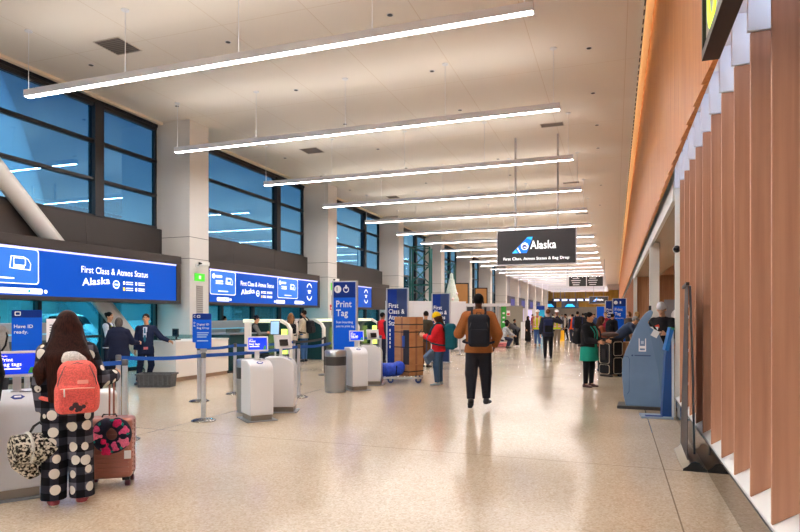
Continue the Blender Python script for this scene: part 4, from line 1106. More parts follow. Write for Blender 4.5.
b = MB(); b.bb(-.45, .45, -.62, .62, .06, 1.0); b.build('cabinet', TDK, o); b = MB(); b.bb(-.47, .47, -.64, .64, 1.001, 1.04); b.build('counter_top', GREYM, o); b = MB(); b.bb(-.42, .42, -.6, .6, 0, .059); b.build('plinth', BLACK, o)
b = MB(); b.bb(.25, .27, -.5, .5, 1.041, 1.16); b.build('glass_screen', GLS, o)
o = thing('monitor', 'small black monitor on the white counter beside the navy suit man', 'monitor', (-9.85, 11.65, .931), -.5)
b = MB(); b.bb(-.12, .12, -.08, .08, 0, .015); b.bb(-.02, .02, .0, .03, .015, .12); b.build('stand', BLACK, o)
b = MB(); b.bb(-.17, .17, -.02, .01, .08, .27); b.build('screen_housing', BLACK, o, bevel=.005)
b = MB(); b.bb(-.15, .15, -.024, -.0205, .10, .25); b.build('screen', mat('screen_off', (40, 48, 60), .15), o)
def drop_unit(label, y, w=2.3, tab=False):
    """self-service bag drop: white frame, glowing top, dark glass and a scale bed; faces +X"""
    o = thing('bag_drop', label, 'bag drop', (-9.3, y, 0), 0, 'bag drop units')
    for s_ in ((w-.14,) if tab else (0, w-.14)):
        b = MB(); b.prism([(0, .0), (0, 1.10), (-.10, 1.26), (-.35, 1.40), (-1.3, 1.40), (-1.3, 1.30), (-.36, 1.31), (-.14, 1.20), (-.08, 1.08), (-.08, 0)], s_, s_+.14, lambda u, v, t: (u, t, v)); b.build('side_frame', CWH, o, bevel=.006)
        b = MB(); b.prism([(-.085, .02), (-.085, 1.07), (-.145, 1.195), (-.365, 1.295), (-1.3, 1.295), (-1.3, .02)], s_+.05, s_+.09, lambda u, v, t: (u, t, v)); b.build('side_glass', TDK, o)
    b = MB(); b.bb(-1.3, -.36, .145, w-.145, 1.30, 1.40); b.build('top', TOPL, o)
    b = MB(); b.bb(-.30, -.10, w-.165, w-.1405, .3, 1.10); b.build('lit_edge', LIME, o)
    b = MB(); b.bb(-.45, -.42, .17, w-.145, .36, 1.29); b.build('glass_front', TDK, o)
    b = MB(); b.bb(-1.2, -.04, .17, w-.145, .02, .34); b.build('scale_bed', mat('scale_dark', (50, 52, 56), .4), o)
    if not tab: return o
    o = thing('tablet_stand', 'light blue tablet on a slim floor stand behind the middle kiosks', 'tablet', (-9.25, 14.97, 0)); w = .18
    b = MB(); b.bb(-.06, .22, -.16, .12, 0, .02); b.build('base', STEELW, o); b = MB(); b.tube([(.08, w-.16, .02), (.08, w-.16, 1.0)], .025, 10); b.build('tablet_pole', STEELW, o, True)
    R = Matrix.Rotation(.35, 3, 'Z') @ Matrix.Rotation(-.18, 3, 'X')
    b = MB(); b.box((.08, w-.18, 1.16), (.27, .03, .42), R); b.build('tablet', BLACK, o, bevel=.006)
    plate(rrect(.235, .375, .004), Vector((.08, w-.18, 1.16))+R @ Vector((0, -.0155, 0)), R @ Vector((1, 0, 0)), R @ Vector((0, 0, 1)), mat('tablet_screen', (150, 196, 232), .2, emit=.4), o, 'tablet_screen', .001)
    return o
drop_unit('white bag drop unit behind the middle kiosks with a lime lit edge', 15.35, .85, True)
drop_unit('white bag drop unit left of the tall print tag totem', 18.3, 2.1)
drop_unit('white bag drop unit seen right of the tall print tag totem', 21.2, 2.3)
for c0, cl, clab in ((5.0, 4.3, 'grey baggage conveyor panel with a light strip, left of the pajama woman'), (14.2, 9.3, 'long grey baggage conveyor panel below the second blue display')):
  o = thing('conveyor', clab, 'conveyor', (-11.0, c0, 0))
  b = MB(); b.bb(-.30, 0, 0, cl, 1.0, 1.36); b.build('side_panel', mat('conveyor_grey', (156, 166, 176), .35, .5), o, bevel=.01)
  b = MB(); b.bb(.001, .012, 0, cl, 1.115, 1.145); b.build('light_strip', mat('cyan_strip', (120, 200, 230), .4, emit=.25), o)
  b = MB(); b.bb(-.28, -.02, 0, cl, .35, .999); b.build('lower_panel', mat('conveyor_dark', (64, 84, 92), .3), o)
  for i in range(int(cl/2.1)):
    b = MB(); b.bb(-.22, -.06, .4+i*2.1, .52+i*2.1, 0, .349); b.build('leg', GREYM, o)
o = thing('end_panel', 'white upright counter end panel behind the nearest middle kiosk screen', 'panel', (*D(248, 15.4), 0), .3)
b = MB(); b.bb(-.08, .08, -.05, .05, 0, 1.33); b.build('panel', CWH, o, bevel=.01); b = MB(); b.bb(-.082, .082, -.052, .052, 1.331, 1.345); b.build('cap', STEELW, o)
x, y = G(157, 386.5); o = thing('storage_tub', 'dark grey plastic tub on the floor before the white counter', 'tub', (x, y, 0), .34)
b = MB()
for z0, z1, a0, a1 in ((0, .24, .36, .40),):
    def rr(w, d): return rrect(w, d, .04)
    prof = [(rr(.68, .36), 0), (rr(.73, .40), .25), (rr(.78, .45), .252), (rr(.78, .45), .285), (rr(.71, .38), .286), (rr(.65, .33), .02)]
    n = len(prof[0][0]); vs = [(p[0], p[1], z) for pl, z in prof for p in pl]; fs = [tuple(range(n))[::-1], tuple(range(5*n, 6*n))]
    for i in range(5): fs += [(i*n+j, i*n+(j+1) % n, (i+1)*n+(j+1) % n, (i+1)*n+j) for j in range(n)]
    b.add(vs, fs)
b.build('tub_body', noisy('tub_grey', (78, 80, 84), (64, 66, 70), 30, .6), o, False)
b = MB()
for i in range(7): b.bb(-.30+.1*i-.012, -.30+.1*i+.012, -.205, -.185, .05, .24)
b.build('ribs', mat('tub_rib', (82, 84, 88), .6), o)
# fittings on the columns
def plaque(name, label, cat, y, z, w, h, m, x=-11.348, th=.02, d=.03):
    o = thing(name, label, cat, (x, y, z)); b = MB(); b.bb(0, th, -w/2, w/2, -h/2, h/2); b.build('panel', m, o, bevel=.003, seg=1); return o
def exit_mark(o):
    plate(rrect(.10, .10, .01), (.02, -.0, 0), Yv, Zv, mat('lit_green_pale', (190, 250, 180), .4, emit=.8), o, 'arrow', .004)
    return o
GRN = mat('sign_green', (70, 190, 50), .4, emit=.7)
exit_mark(plaque('exit_sign', 'small green sign on the first white column', 'sign', 14.42, 2.62, .44, .22, GRN)); exit_mark(plaque('exit_sign', 'small green sign on the second white column', 'sign', 23.12, 2.75, .30, .30, GRN))
for y, lab in ((14.42, 'tall grey louvre panel on the first white column'), (23.15, 'tall grey louvre panel on the second white column')):
    o = plaque('wall_louvre', lab, 'vent', y, 1.95, .28, .86, mat('louvre_grey', (186, 180, 176), .5)); b = MB()
    for i in range(14): b.bb(.0205, .026, -.12, .12, -.40+.06*i, -.37+.06*i)
    b.build('slats', mat('louvre_slat_grey', (150, 144, 140), .6), o)  # slats in a darker grey than the louvre panel
o = plaque('alarm', 'red fire alarm box on the second white column', 'alarm', 22.95, 1.87, .13, .22, RED); plate(circle(.035), (.02, 0, -.03), Yv, Zv, PWHITE, o, 'button', .006)
for y, z, lab in ((14.3, 2.95, 'white security camera on the first column, right of the near display'), (23.0, 2.98, 'white security camera on the second column')):
    o = thing('security_camera', lab, 'camera', (-11.349, y, z)); b = MB(); b.bb(0, .03, -.05, .05, -.05, .05); b.tube([(.03, 0, 0), (.16, 0, .03)], .018, 8); b.build('bracket', STEELW, o)
    b = MB(); b.box((.20, .06, .05), (.11, .34, .11), rotz(-.2)); b.build('housing', WHITE, o, bevel=.01); b = MB(); b.lathe([(.0, -.18), (.035, -.18), (.035, -.115), (0, -.115)], (.20, .06, .05), 14, axis='y'); b.build('lens', BLACK, o)
# ------------------------------------------------------------------ right side objects
KBL = noisy('sizer_blue', (112, 142, 178), (104, 134, 170), (3, 3, 3), .45)
KBD = mat('sizer_dark_blue', (44, 74, 120), .45)
def sizer():
    zc = 9.75; x0, y0 = D(621, zc); rz = -.05
    o = thing('service_kiosk', 'big blue shark-fin shaped kiosk standing by the right wall', 'kiosk', (x0, y0, 0), rz)
    k = zc/600
    raw = [(625.5, 408), (623.2, 396), (622, 375), (622.4, 361), (625, 353), (629, 343), (633.5, 331), (638, 322), (643, 315), (647.5, 311.3), (650, 312), (650.6, 314), (649.2, 318), (645.6, 323.5), (647.5, 328), (655.5, 334), (659.5, 343), (662.5, 355), (664.3, 372), (664.2, 392), (662.3, 408)]
    P_ = [((a-621)*k, max(.05, (409.5-c)*k)) for a, c in raw]
    b = MB(); b.prism(P_, 0, .42, lambda u, v, t: (u, t, v)); b.build('cabinet', KBL, o, bevel=.012)
    q = [p for p in P_]
    b = MB(); b.bb(-.06, .74, -.04, .46, 0, .049); b.build('base', mat('rubber_base', (58, 54, 54), .6), o, bevel=.008)
    plate([((a-621)*k, (409.5-c)*k) for a, c in ((645.8, 325), (647.2, 328.6), (655.2, 334.5), (659.2, 343.5), (662.1, 355.5), (663.9, 372), (663.8, 392), (661.5, 407), (658.5, 407), (655, 370))], (0, -.0005, 0), Xv, Zv, mat('sizer_mid_blue', (98, 128, 164), .45), o, 'side_panel', .004)
    # seat shaped badge
    c = (19.8*k, -.001, 64*k)
    plate([(-.055, -.11), (.055, -.11), (.055, .10), (.04, .10), (.04, -.02), (-.04, -.02), (-.04, .10), (-.055, .10)], c, Xv, Zv, PWHITE, o, 'badge', .004)
    plate(rrect(.075, .03, .006), (c[0], c[1], c[2]-.075), Xv, Zv, KBL, o, 'badge_line', .006, .0041); plate(rrect(.04, .05, .004, cx=0, cy=.035), c, Xv, Zv, mat('pale_blue', (190, 205, 225), .5), o, 'badge_square', .004)
    plate(rrect(.24, .016, .004), (20*k, -.001, 53.2*k), Xv, Zv, KBD, o, 'logo_line', .003); plate(circle(.014), (10.5*k, -.001, 53.2*k), Xv, Zv, KBD, o, 'logo_dot', .004)
    b = MB(); L_ = [((a-621)*k, (409.5-c_)*k) for a, c_ in ((623.5, 357), (627.5, 357.5), (629, 360), (628.6, 392), (627, 395))]
    b.tube([(u, -.002, v) for u, v in L_], .004, 6); b.build('groove', KBD, o)
    b = MB(); b.box((29.8*k, .21, 82.5*k), (.035, .30, .22), Matrix.Rotation(-.55, 3, 'Y')); b.build('screen', mat('kiosk_glass', (14, 18, 26), .1), o)
    b = MB(); b.bb(25.5*k, 28*k, .05, .2, 97.6*k, 102.5*k); b.build('camera_block', BLACK, o, bevel=.004)
    b = MB(); b.box((31.5*k, -.012, 75*k), (.10, .012, .11), Matrix.Rotation(.5, 3, 'Y')); b.build('taped_paper', mat('paper', (236, 236, 236), .7), o)
    return o
sizer()
x, y = G(659, 417.3); o = thing('leaflet_stand', 'blue floor stand with a slanted header right of the big blue kiosk', 'stand', (x, y, 0), .06)
b = MB(); b.bb(-.26, .18, -.17, .17, 0, .03); b.build('base', mat('stand_grey_blue', (160, 178, 196), .35, .3), o, bevel=.006)
b = MB(); b.bb(-.20, .04, -.14, -.02, .0305, .034); b.build('base_panel', PNAVY, o)
b = MB(); b.prism([(.03, .031), (.075, .90), (.14, 1.30), (.155, 1.30), (.16, .031)], -.10, .10, lambda u, v, t: (u, t, v)); b.build('upright', mat('stand_blue', (28, 74, 140), .4), o)
b = MB(); b.prism([(.161, .031), (.156, 1.30), (.185, 1.30), (.195, .031)], -.11, .11, lambda u, v, t: (u, t, v)); b.build('edge', mat('edge_white', (214, 224, 236), .4), o)
b = MB(); b.box((.125, 0, 1.16), (.05, .27, .34), Matrix.Rotation(.22, 3, 'Y')); b.build('header', mat('header_blue', (20, 110, 190), .4), o)
b = MB(); b.box((.165, 0, 1.315), (.05, .27, .035), Matrix.Rotation(.22, 3, 'Y')); b.build('header_band', PGREEN, o)
b = MB(); b.box((.205, -.02, 1.31), (.05, .02, .02)); b.build('arm', STEELW, o)
o = thing('banner_stand', 'tall dark roll-up banner seen edge-on beside the timber fins', 'banner', (.73, 6.40, 0))
b = MB(); prof = [(-.11, .0), (-.108, .02), (-.07, .045), (-.035, .085), (0, .095), (.035, .085), (.07, .045), (.104, .02), (.104, 0)]
b.prism(prof, .012, .95, lambda u, v, t: (u, t, v)); b.build('cassette', BRONZE, o, True)
for t0, t1 in ((0, .0115), (.9505, .962)):
    b = MB(); b.prism(prof, t0, t1, lambda u, v, t: (u, t, v)); b.build('end_cap', BLACK, o)
BAN = noisy('banner_dark', (50, 42, 44), (36, 30, 34), 3, .5)
b = MB(); n = 12; vs = []; fs = []
for i in range(n+1):
    z = .096+(1.80-.096)*i/n; q = i/n
    for xx in (-.002, .002): vs += [(-.065+.008*q+xx, .06, z), (-.045+.045*q+xx, .92, z)]
for i in range(n):
    a = i*4
    fs += [(a, a+1, a+5, a+4), (a+2, a+6, a+7, a+3), (a, a+4, a+6, a+2), (a+1, a+3, a+7, a+5)]
fs += [(0, 2, 3, 1), (n*4, n*4+1, n*4+3, n*4+2)]
b.add(vs, fs); b.build('banner', BAN, o)
for i in range(11):
    z = .5+.11*i; q = (z-.096)/1.7; b = MB(); b.box((-.0585+.008*q+(.018+.037*q)*.45, .40, z), (.004, .36 if i % 3 else .5, .03), Matrix.Rotation(-(.02+.037*q)*1.1, 3, 'Z')); b.build('text_row', PWHITE, o)
b = MB(); b.box((-.04, .49, 1.815), (.03, .88, .03), Matrix.Rotation(-.05, 3, 'Z')); b.build('top_rail', BLACK, o)
b = MB(); b.tube([(.035, .40, .086), (.01, .30, .9), (-.035, .12, 1.80)], .011, 10); b.build('support_pole', mat('pole_grey', (120, 132, 146), .35, .6), o, True)
# screen on the timber wall, upper right
o = thing('wall_screen', 'black framed screen with a lime green ring, high on the timber wall', 'screen', (.58, 2.73, 3.20))
b = MB(); b.bb(0, .07, 0, 1.72, 0, 1.3); b.build('back_case', BLACK, o)
b = MB(); b.bb(-.035, .0, 0, 1.72, 0, .06); b.bb(-.035, .0, 0, 1.72, 1.24, 1.30); b.bb(-.035, 0, 0, .03, .06, 1.24); b.bb(-.035, 0, 1.69, 1.72, .06, 1.24); b.build('bezel', BLACK, o)
b = MB(); b.bb(-.012, -.0005, .03, 1.69, .06, 1.24); b.build('screen', mat('screen_grey', (120, 116, 104), .3, emit=.5), o)
LIMEG = mat('lit_lime', (190, 225, 0), .4, emit=1.4)
loop_plate([(.20*p[0], .25*p[1]) for p in circle(1, 28)], .09, (-.0125, 1.42, .34), (0, -1, 0), Zv, LIMEG, o, 'green_ring', 0, .004)
plate(circle(.05), (-.0125, 1.19, .42), (0, -1, 0), Zv, mat('lit_magenta', (220, 60, 180), .4, emit=1.0), o, 'magenta_dot', .004)
o = thing('wall_sign', 'grey notice board with a white disc on the alcove wall behind the white capped man', 'sign', (4.97, *[27.0], 1.2))
o.location = (2.2, 24.0, 0); b = MB(); b.bb(-.5, .5, -.03, .03, .5, 2.1); b.build('board', mat('board_grey', (150, 150, 156), .5), o); plate(circle(.28), (0, -.031, 1.5), Xv, Zv, PWHITE, o, 'disc', .004)
b = MB(); b.bb(-.42, -.38, -.02, .02, 0, .499); b.bb(.38, .42, -.02, .02, 0, .499); b.build('feet', GREYM, o)
# ------------------------------------------------------------------ left background
def along(p, q, t): return (p[0]+(q[0]-p[0])*t, p[1]+(q[1]-p[1])*t)
HO = mat('hoarding_white', (224, 224, 230), .55)
p, q = D(386, 24.5), D(466, 25.5); L = math.hypot(q[0]-p[0], q[1]-p[1]); a = math.atan2(q[1]-p[1], q[0]-p[0])
o = thing('hoarding', 'long white temporary partition wall behind the first class totems', 'partition', (p[0], p[1], 0), a)
for i in range(3):
    b = MB(); b.bb(L*i/3+.004, L*(i+1)/3-.004, 0, .10, .08, 2.08); b.build('panel', HO, o)
b = MB(); b.bb(0, L, .01, .09, 0, .079); b.build('kick_rail', GREYM, o); b = MB(); b.bb(0, L, -.01, .11, 2.081, 2.12); b.build('cap_rail', STEELW, o)
def tower(label, px, zc, w, h):
    x, y = D(px, zc); o = thing('lattice_tower', label, 'tower', (x, y, 0), .2); GT = mat('truss_green', (30, 92, 88), .5)
    for sx in (-1, 1):
        for sy in (-1, 1):
            b = MB(); b.bb(sx*w/2-.05, sx*w/2+.05, sy*w/2-.05, sy*w/2+.05, 0, h); b.build('upright', GT, o)
    n = int(round(h/1.1)); st = h/n
    for i in range(n):
        for sy in (-1, 1):
            s_ = 1 if (i+(sy > 0)) % 2 else -1
            b = MB(); b.tube([(-s_*(w/2-.05), sy*w/2, i*st+.06), (s_*(w/2-.05), sy*w/2, (i+1)*st-.06)], .04, 6); b.tube([(-(w/2-.05), sy*w/2, (i+1)*st), (w/2-.05, sy*w/2, (i+1)*st)], .03, 6); b.build('brace', GT, o)
    return o
tower('tall green steel lattice tower behind the white partition', 421, 36, 1.15, 5.6); tower('shorter green steel lattice tower next to the white cone tree', 448, 43, .95, 5.2)
x, y = D(451.5, 38); o = thing('cone_tree', 'white cone shaped decorative tree above the white partition', 'decoration', (x, y, 0))
b = MB(); pr = [(0, 0)]
for i in range(9):
    r0 = .80*(1-i/9)+.04; z = 1.2+.33*i; pr += [(r0, z), (r0*.80, z+.30)]
pr += [(0, 4.25)]; b.lathe(pr, n=20); b.build('tiers', noisy('frost_white', (232, 236, 232), (200, 216, 206), 20, .5), o, True)
b = MB(); b.lathe([(0, 0), (.12, 0), (.12, 1.19), (0, 1.19)], n=12); b.build('stem', GREYM, o)
for i in range(14):
    t = i*2.4; z = 1.35+.12*i; r = .80*(1-(z-1.2)/3)+.02
    b = MB(); b.lathe([(0, -.10), (.07, -.07), (.10, 0), (.07, .07), (0, .10)], (r*math.cos(t), r*math.sin(t), z), 10); b.build('ornament', mat('ornament_pink', (250, 224, 222), .3), o, True)
for px, zc, w, lab in ((461.5, 47, .95, 'orange timber hoarding panel with a black frame beside the cone tree'), (481, 55, 1.0, 'orange timber hoarding panel with a black frame above the booth canopy')):
    x, y = D(px, zc); o = thing('timber_panel', lab, 'panel', (x, y, 0), .35); b = MB(); b.bb(-w/2, w/2, -.04, .04, 0, 4.0); b.build('board', mat('orange_ply', (206, 146, 84), .6), o)
    b = MB(); b.bb(-w/2-.09, -w/2-.001, -.06, .06, 0, 4.09); b.bb(w/2+.001, w/2+.09, -.06, .06, 0, 4.09); b.bb(-w/2, w/2, -.06, .06, 4.001, 4.09); b.build('frame', BLACK, o)
zc = 30.; x0, y0 = D(464.5, zc); o = thing('booth', 'small service booth with a flat white canopy behind the walking man', 'booth', (x0, y0, 0), PSI)
k = zc/600
b = MB(); b.bb(0, 46*k, 0, 2.2, 2.0, 2.13); b.build('canopy', STEELW, o)
for sx in (.08, 34*k):
    for sy in (.1, 2.0): b = MB(); b.bb(sx-.05, sx+.05, sy-.05, sy+.05, 0, 1.999); b.build('post', ALU, o)
b = MB(); b.bb(.2, 32*k, 1.94, 1.98, .1, 1.99); b.build('back_panel', mat('booth_lilac', (196, 196, 208), .5), o)
b = MB(); b.bb(.14, .44, .10, .14, .5, 1.95); b.build('dark_banner', mat('booth_dark', (62, 60, 68), .5), o); plate(rrect(.07, .9, .02), (.29, .099, 1.3), Xv, Zv, mat('print_grey_light', (170, 170, 176), .5), o, 'banner_text', .004)
b = MB(); b.bb(37*k, 42.0*k, .10, .14, .9, 1.98); b.build('green_banner', PGREEN, o)
for i in range(3): plate(rrect(.12, .09, .02), (39.5*k, .099, 1.2+.22*i), Xv, Zv, PWHITE, o, 'banner_mark', .004)
b = MB(); b.bb(.5, 30*k, .3, .9, 0, 1.0); b.build('desk', HO, o)
p, q = D(498, 42), D(523, 43); L = math.hypot(q[0]-p[0], q[1]-p[1]); a = math.atan2(q[1]-p[1], q[0]-p[0])
o = thing('partition', 'olive grey partition wall behind the crouching travellers', 'partition', (p[0], p[1], 0), a)
b = MB(); b.bb(0, L, 0, .12, 0, 2.18); b.build('panel', mat('olive_grey', (142, 138, 126), .6), o); b = MB(); b.bb(-.02, L+.02, -.02, .14, 2.181, 2.24); b.build('cap', GREYM, o)
o2 = thing('poster', 'small red and white poster on the olive partition', 'poster', (p[0]+(q[0]-p[0])*.40+.02*math.sin(a), p[1]+(q[1]-p[1])*.40-.025, 1.52), a); b = MB(); b.bb(-.15, .15, -.005, .005, 0, .36); b.build('sheet', PWHITE, o2); plate(rrect(.24, .14, .01), (0, -.0052, .11), Xv, Zv, RED, o2, 'red_field', .002)
for i, yc in enumerate(CY[10:15]):
    if i == 4: break
    o = thing('bay_sign', '%s dark sign box along the far left wall, counted from the camera' % ORD[i], 'sign', (-11.6, yc+1.2, 2.55), 0, 'far bay signs')
    b = MB(); b.bb(-.3, 0, 0, 6.8, 0, 1.3); b.build('housing', mat('sign_box_black', (26, 26, 30), .4), o)
    b = MB(); b.bb(.001, .01, 3.6, 6.6, .2, 1.0); b.build('screen', mat('sign_box_blue', (30, 40, 110), .4, emit=.8), o)
    o = thing('bay_screen', '%s pale lilac lit panel under the far sign boxes, counted from the camera' % ORD[i], 'screen', (-11.8, yc+1.2, 0), 0, 'far lilac panels')
    b = MB(); b.bb(-.1, 0, 0, 6.8, 0, 2.4); b.build('panel', mat('lilac_panel', (186, 180, 228), .4, emit=.5), o); b = MB(); b.bb(-.1, .02, -.06, -.001, 0, 2.4); b.build('edge', GREYM, o)
x, y = D(522.8, 40); o = thing('pedestal', 'white pedestal box beside the woman in the black robe', 'pedestal', (x, y, 0)); b = MB(); b.bb(-.12, .12, -.12, .12, 0, 1.1); b.build('body', HO, o, bevel=.01); b = MB(); b.bb(-.13, .13, -.13, .13, 1.101, 1.13); b.build('cap', GREYM, o)
# far gantry displays on the end wall
for px, w, z, lab, m in ((552, 7.0, 4.0, 'long lit blue-white sign strip on the far yellow wall', WTX), (549, 2.6, 2.9, 'left black screen below the far yellow wall', None), (570, 3.0, 2.9, 'right black screen with a blue logo below the far yellow wall', None)):
    x, y = D(px, 104 if m else 108); o = thing('far_sign', lab, 'sign', (x, y, z), 0)
    b = MB(); b.bb(0 if m else -w/2, w if m else w/2, -.1, .1, 0, .5 if m else 1.3); b.build('housing', mat('far_sign_dark', (40, 44, 60), .4), o)
    if m:
        for i in range(5): plate(rrect(.9, .28, .05), (.8+1.3*i, -.101, .25), Xv, Zv, mat('lit_pale_blue', (200, 214, 255), .4, emit=1.2), o, 'lit_word', .01)
    else: plate([(-.9, 0), (-.4, .5), (.4, .5), (.9, 0)], (0, -.101, .25), Xv, Zv, FIN2, o, 'logo', .01)
    for sx in (w*.2, w*.8): b = MB(); s0 = sx if m else sx-w/2; b.bb(s0-.04, s0+.04, -.04, .04, .501 if m else 1.301, ZC-z-.9); b.build('hanger', GREYM, o)
# ------------------------------------------------------------------ travellers and staff
def C(r, g, b_): return cloth('cloth_%d_%d_%d' % (r, g, b_), (r, g, b_))
def Hgt(px_top, px_feet): return EYE*(px_feet-px_top)/(px_feet-HY)
def pj_mat():
    """black and grey plaid fleece with plain off-white round spots"""
    m, nt, b = nodes_of('plaid_fleece', (30, 30, 34), .9, spec=.15)
    mp = mapping(nt, (1, 1, 1)); sep = N(nt, 'ShaderNodeSeparateXYZ'); nt.links.new(mp.outputs[0], sep.inputs[0])
    def band(ax, sc):
        a = N(nt, 'ShaderNodeMath', operation='MULTIPLY'); a.inputs[1].default_value = sc; nt.links.new(sep.outputs[ax], a.inputs[0])
        s_ = N(nt, 'ShaderNodeMath', operation='SINE'); nt.links.new(a.outputs[0], s_.inputs[0])
        g_ = N(nt, 'ShaderNodeMath', operation='GREATER_THAN'); g_.inputs[1].default_value = 0; nt.links.new(s_.outputs[0], g_.inputs[0]); return g_
    ad = N(nt, 'ShaderNodeMath', operation='ADD'); nt.links.new(band('X', 52).outputs[0], ad.inputs[0]); nt.links.new(band('Z', 52).outputs[0], ad.inputs[1])
    hf = N(nt, 'ShaderNodeMath', operation='MULTIPLY'); hf.inputs[1].default_value = .5; nt.links.new(ad.outputs[0], hf.inputs[0])
    r = ramp(nt, hf.outputs[0], [(.0, (18, 18, 24)), (.5, (44, 44, 54)), (1, (98, 98, 110))])
    v = N(nt, 'ShaderNodeTexVoronoi'); v.inputs['Scale'].default_value = 8.6; v.inputs['Randomness'].default_value = .45; nt.links.new(mp.outputs[0], v.inputs['Vector'])
    lt = N(nt, 'ShaderNodeMath', operation='LESS_THAN'); lt.inputs[1].default_value = .345; nt.links.new(v.outputs['Distance'], lt.inputs[0])
    mx = N(nt, 'ShaderNodeMix', data_type='RGBA'); nt.links.new(lt.outputs[0], mx.inputs['Factor']); nt.links.new(r.outputs[0], mx.inputs['A']); mx.inputs['B'].default_value = lin((226, 222, 214))
    nt.links.new(mx.outputs['Result'], b.inputs['Base Color']); return m
PJ = pj_mat()
# --- the woman in pajamas with her things
at = G(67.5, 504); yw = view_yaw(67)
w1 = person('woman with very long dark hair in plaid pajamas seen from behind', at, 1.545, yw, top=dict(c=PJ, t=.034, hem=-.16, name='pajama_top', cuff=.9), legs=dict(c=PJ, t=.03, knee=.102, ankle=.104, end=1.06, name='pajama_trousers'),
            shoes=((150, 60, 70), (206, 200, 190)), hair=('verylong', (58, 28, 22)), sk='light', armL=((-.16, -.02, -1), (.06, .14, -1)), armR=((.36, -.20, -.9), (.40, .62, .05)),
            legL=((-.03, .04, -1), (-.02, -.04, -1)), legR=((.05, .0, -1), (.02, -.02, -1)), fem=True, h=.0065, g=1.06, head=(.0, .05), curl=.75)
i = INFO[w1.name]; T = i['T']
S = SDF(); S.ell(T(.05, -.185, .415), (.085, .05, .06), None, .03); S.loft(T(-.02, -.19, .40), T(.11, -.185, .385), .045, .045, k=.04); S.loft(T(-.06, -.16, .45), T(.02, -.20, .41), .035, .045, k=.04)
tag(S.build('hood', C(232, 230, 226), w1, .008, None, i['s']), 'white plush hood lying on the back')
CORAL = C(255, 122, 114); CORD = C(244, 106, 100)
bp = backpack(w1, 'coral pink backpack with a small dark print worn by the pajama woman', CORAL, CORD, w=.34, hgt=.46, d=.15, x=.075, z=.16, t=.045, strap=CORAL, h=.008, taper=1)
sc_ = i['s']
def on_back(px_, pz_, poly, m, nm, d=.0):
    # small flat marks on the outer face of the pack (pack faces -Y locally)
    return plate(poly, (px_*sc_, -(.15+.043+d)*sc_-.004, (.215+pz_)*sc_), Xv, Zv, m, bp, nm, .003)
on_back(.04, .07, rrect(.075, .028, .006), mat('patch_pale', (255, 176, 160), .6), 'logo_patch', -.055)
PD = mat('print_dark', (60, 36, 48), .7)
for a_, c_, r_ in ((-.045, -.145, .018), (-.015, -.12, .022), (.012, -.15, .024), (.045, -.135, .016), (.065, -.11, .010), (-.005, -.165, .014)): on_back(a_, c_, circle(r_, 12), PD if r_ > .012 else mat('print_brown', (180, 70, 50), .7), 'printed_spot', -.008)
b = MB(); b.tube([(-.13*sc_, -.196*sc_, .235*sc_), (.0, -.203*sc_, .240*sc_), (.13*sc_, -.196*sc_, .235*sc_)], .004, 6); b.build('pocket_zip', mat('zip_cream', (250, 190, 170), .4), bp)
b = MB(); b.tube([(-.10*sc_, -.20*sc_, .236*sc_), (-.098*sc_, -.205*sc_, .17*sc_)], .006, 6); b.build('zip_pull', mat('zip_white', (240, 240, 236), .4), bp)
# rolled throw hanging from her left hand
hx, hy_, hz = hand_at(w1, -1)
BWP = None
m, nt, bb_ = nodes_of('mottled_throw', (40, 40, 42), .95, spec=.1)
mp = mapping(nt, (46, 46, 46)); nn = N(nt, 'ShaderNodeTexNoise'); nn.inputs['Scale'].default_value = 1; nn.inputs['Detail'].default_value = 3; nt.links.new(mp.outputs[0], nn.inputs['Vector'])
rr_ = ramp(nt, nn.outputs['Fac'], [(.44, (22, 22, 24)), (.50, (120, 116, 106)), (.56, (222, 216, 200))]); nt.links.new(rr_.outputs[0], bb_.inputs['Base Color']); THROW = m
o = thing('rolled_throw', 'rolled black and white mottled fleece throw hanging from the left hand', 'blanket', (hx-.01, hy_-.06, hz-.20), yw+.35)
S = SDF(); S.loft((-.17, 0, .0), (.13, 0, -.01), (.115, .115), (.118, .118), (0, 1, 0), .02, True, True); S.loft((-.05, .03, -.08), (.02, .05, -.21), (.13, .03), (.08, .028), (1, 0, 0), .03)
S.loft((.06, 0, 0), (.145, 0, -.01), (.085, .085), (.075, .075), (0, 1, 0), .02, False, True)
S.build('roll', THROW, o, .008)
b = MB(); pts = [Vector((.150, .012*t*math.cos(t)*.75, .012*t*math.sin(t)*.75-.008)) for t in [j*.35 for j in range(8, 26)]]; b.tube(pts, .009, 6); b.build('spiral_edge', C(206, 200, 188), o, True)
b = MB(); b.tube([(-.06, .119*math.cos(t), .119*math.sin(t)) for t in [j*math.pi/10 for j in range(-3, 14)]], .012, 8); b.build('white_band', C(236, 234, 228), o, True)
b = MB(); b.tube([(-.05, .0, .112), (-.02, .0, .165), (.02, 0, .19), (.05, .0, .165), (.07, .0, .10)], .010, 8); b.build('carry_strap', C(60, 60, 62), o, True)
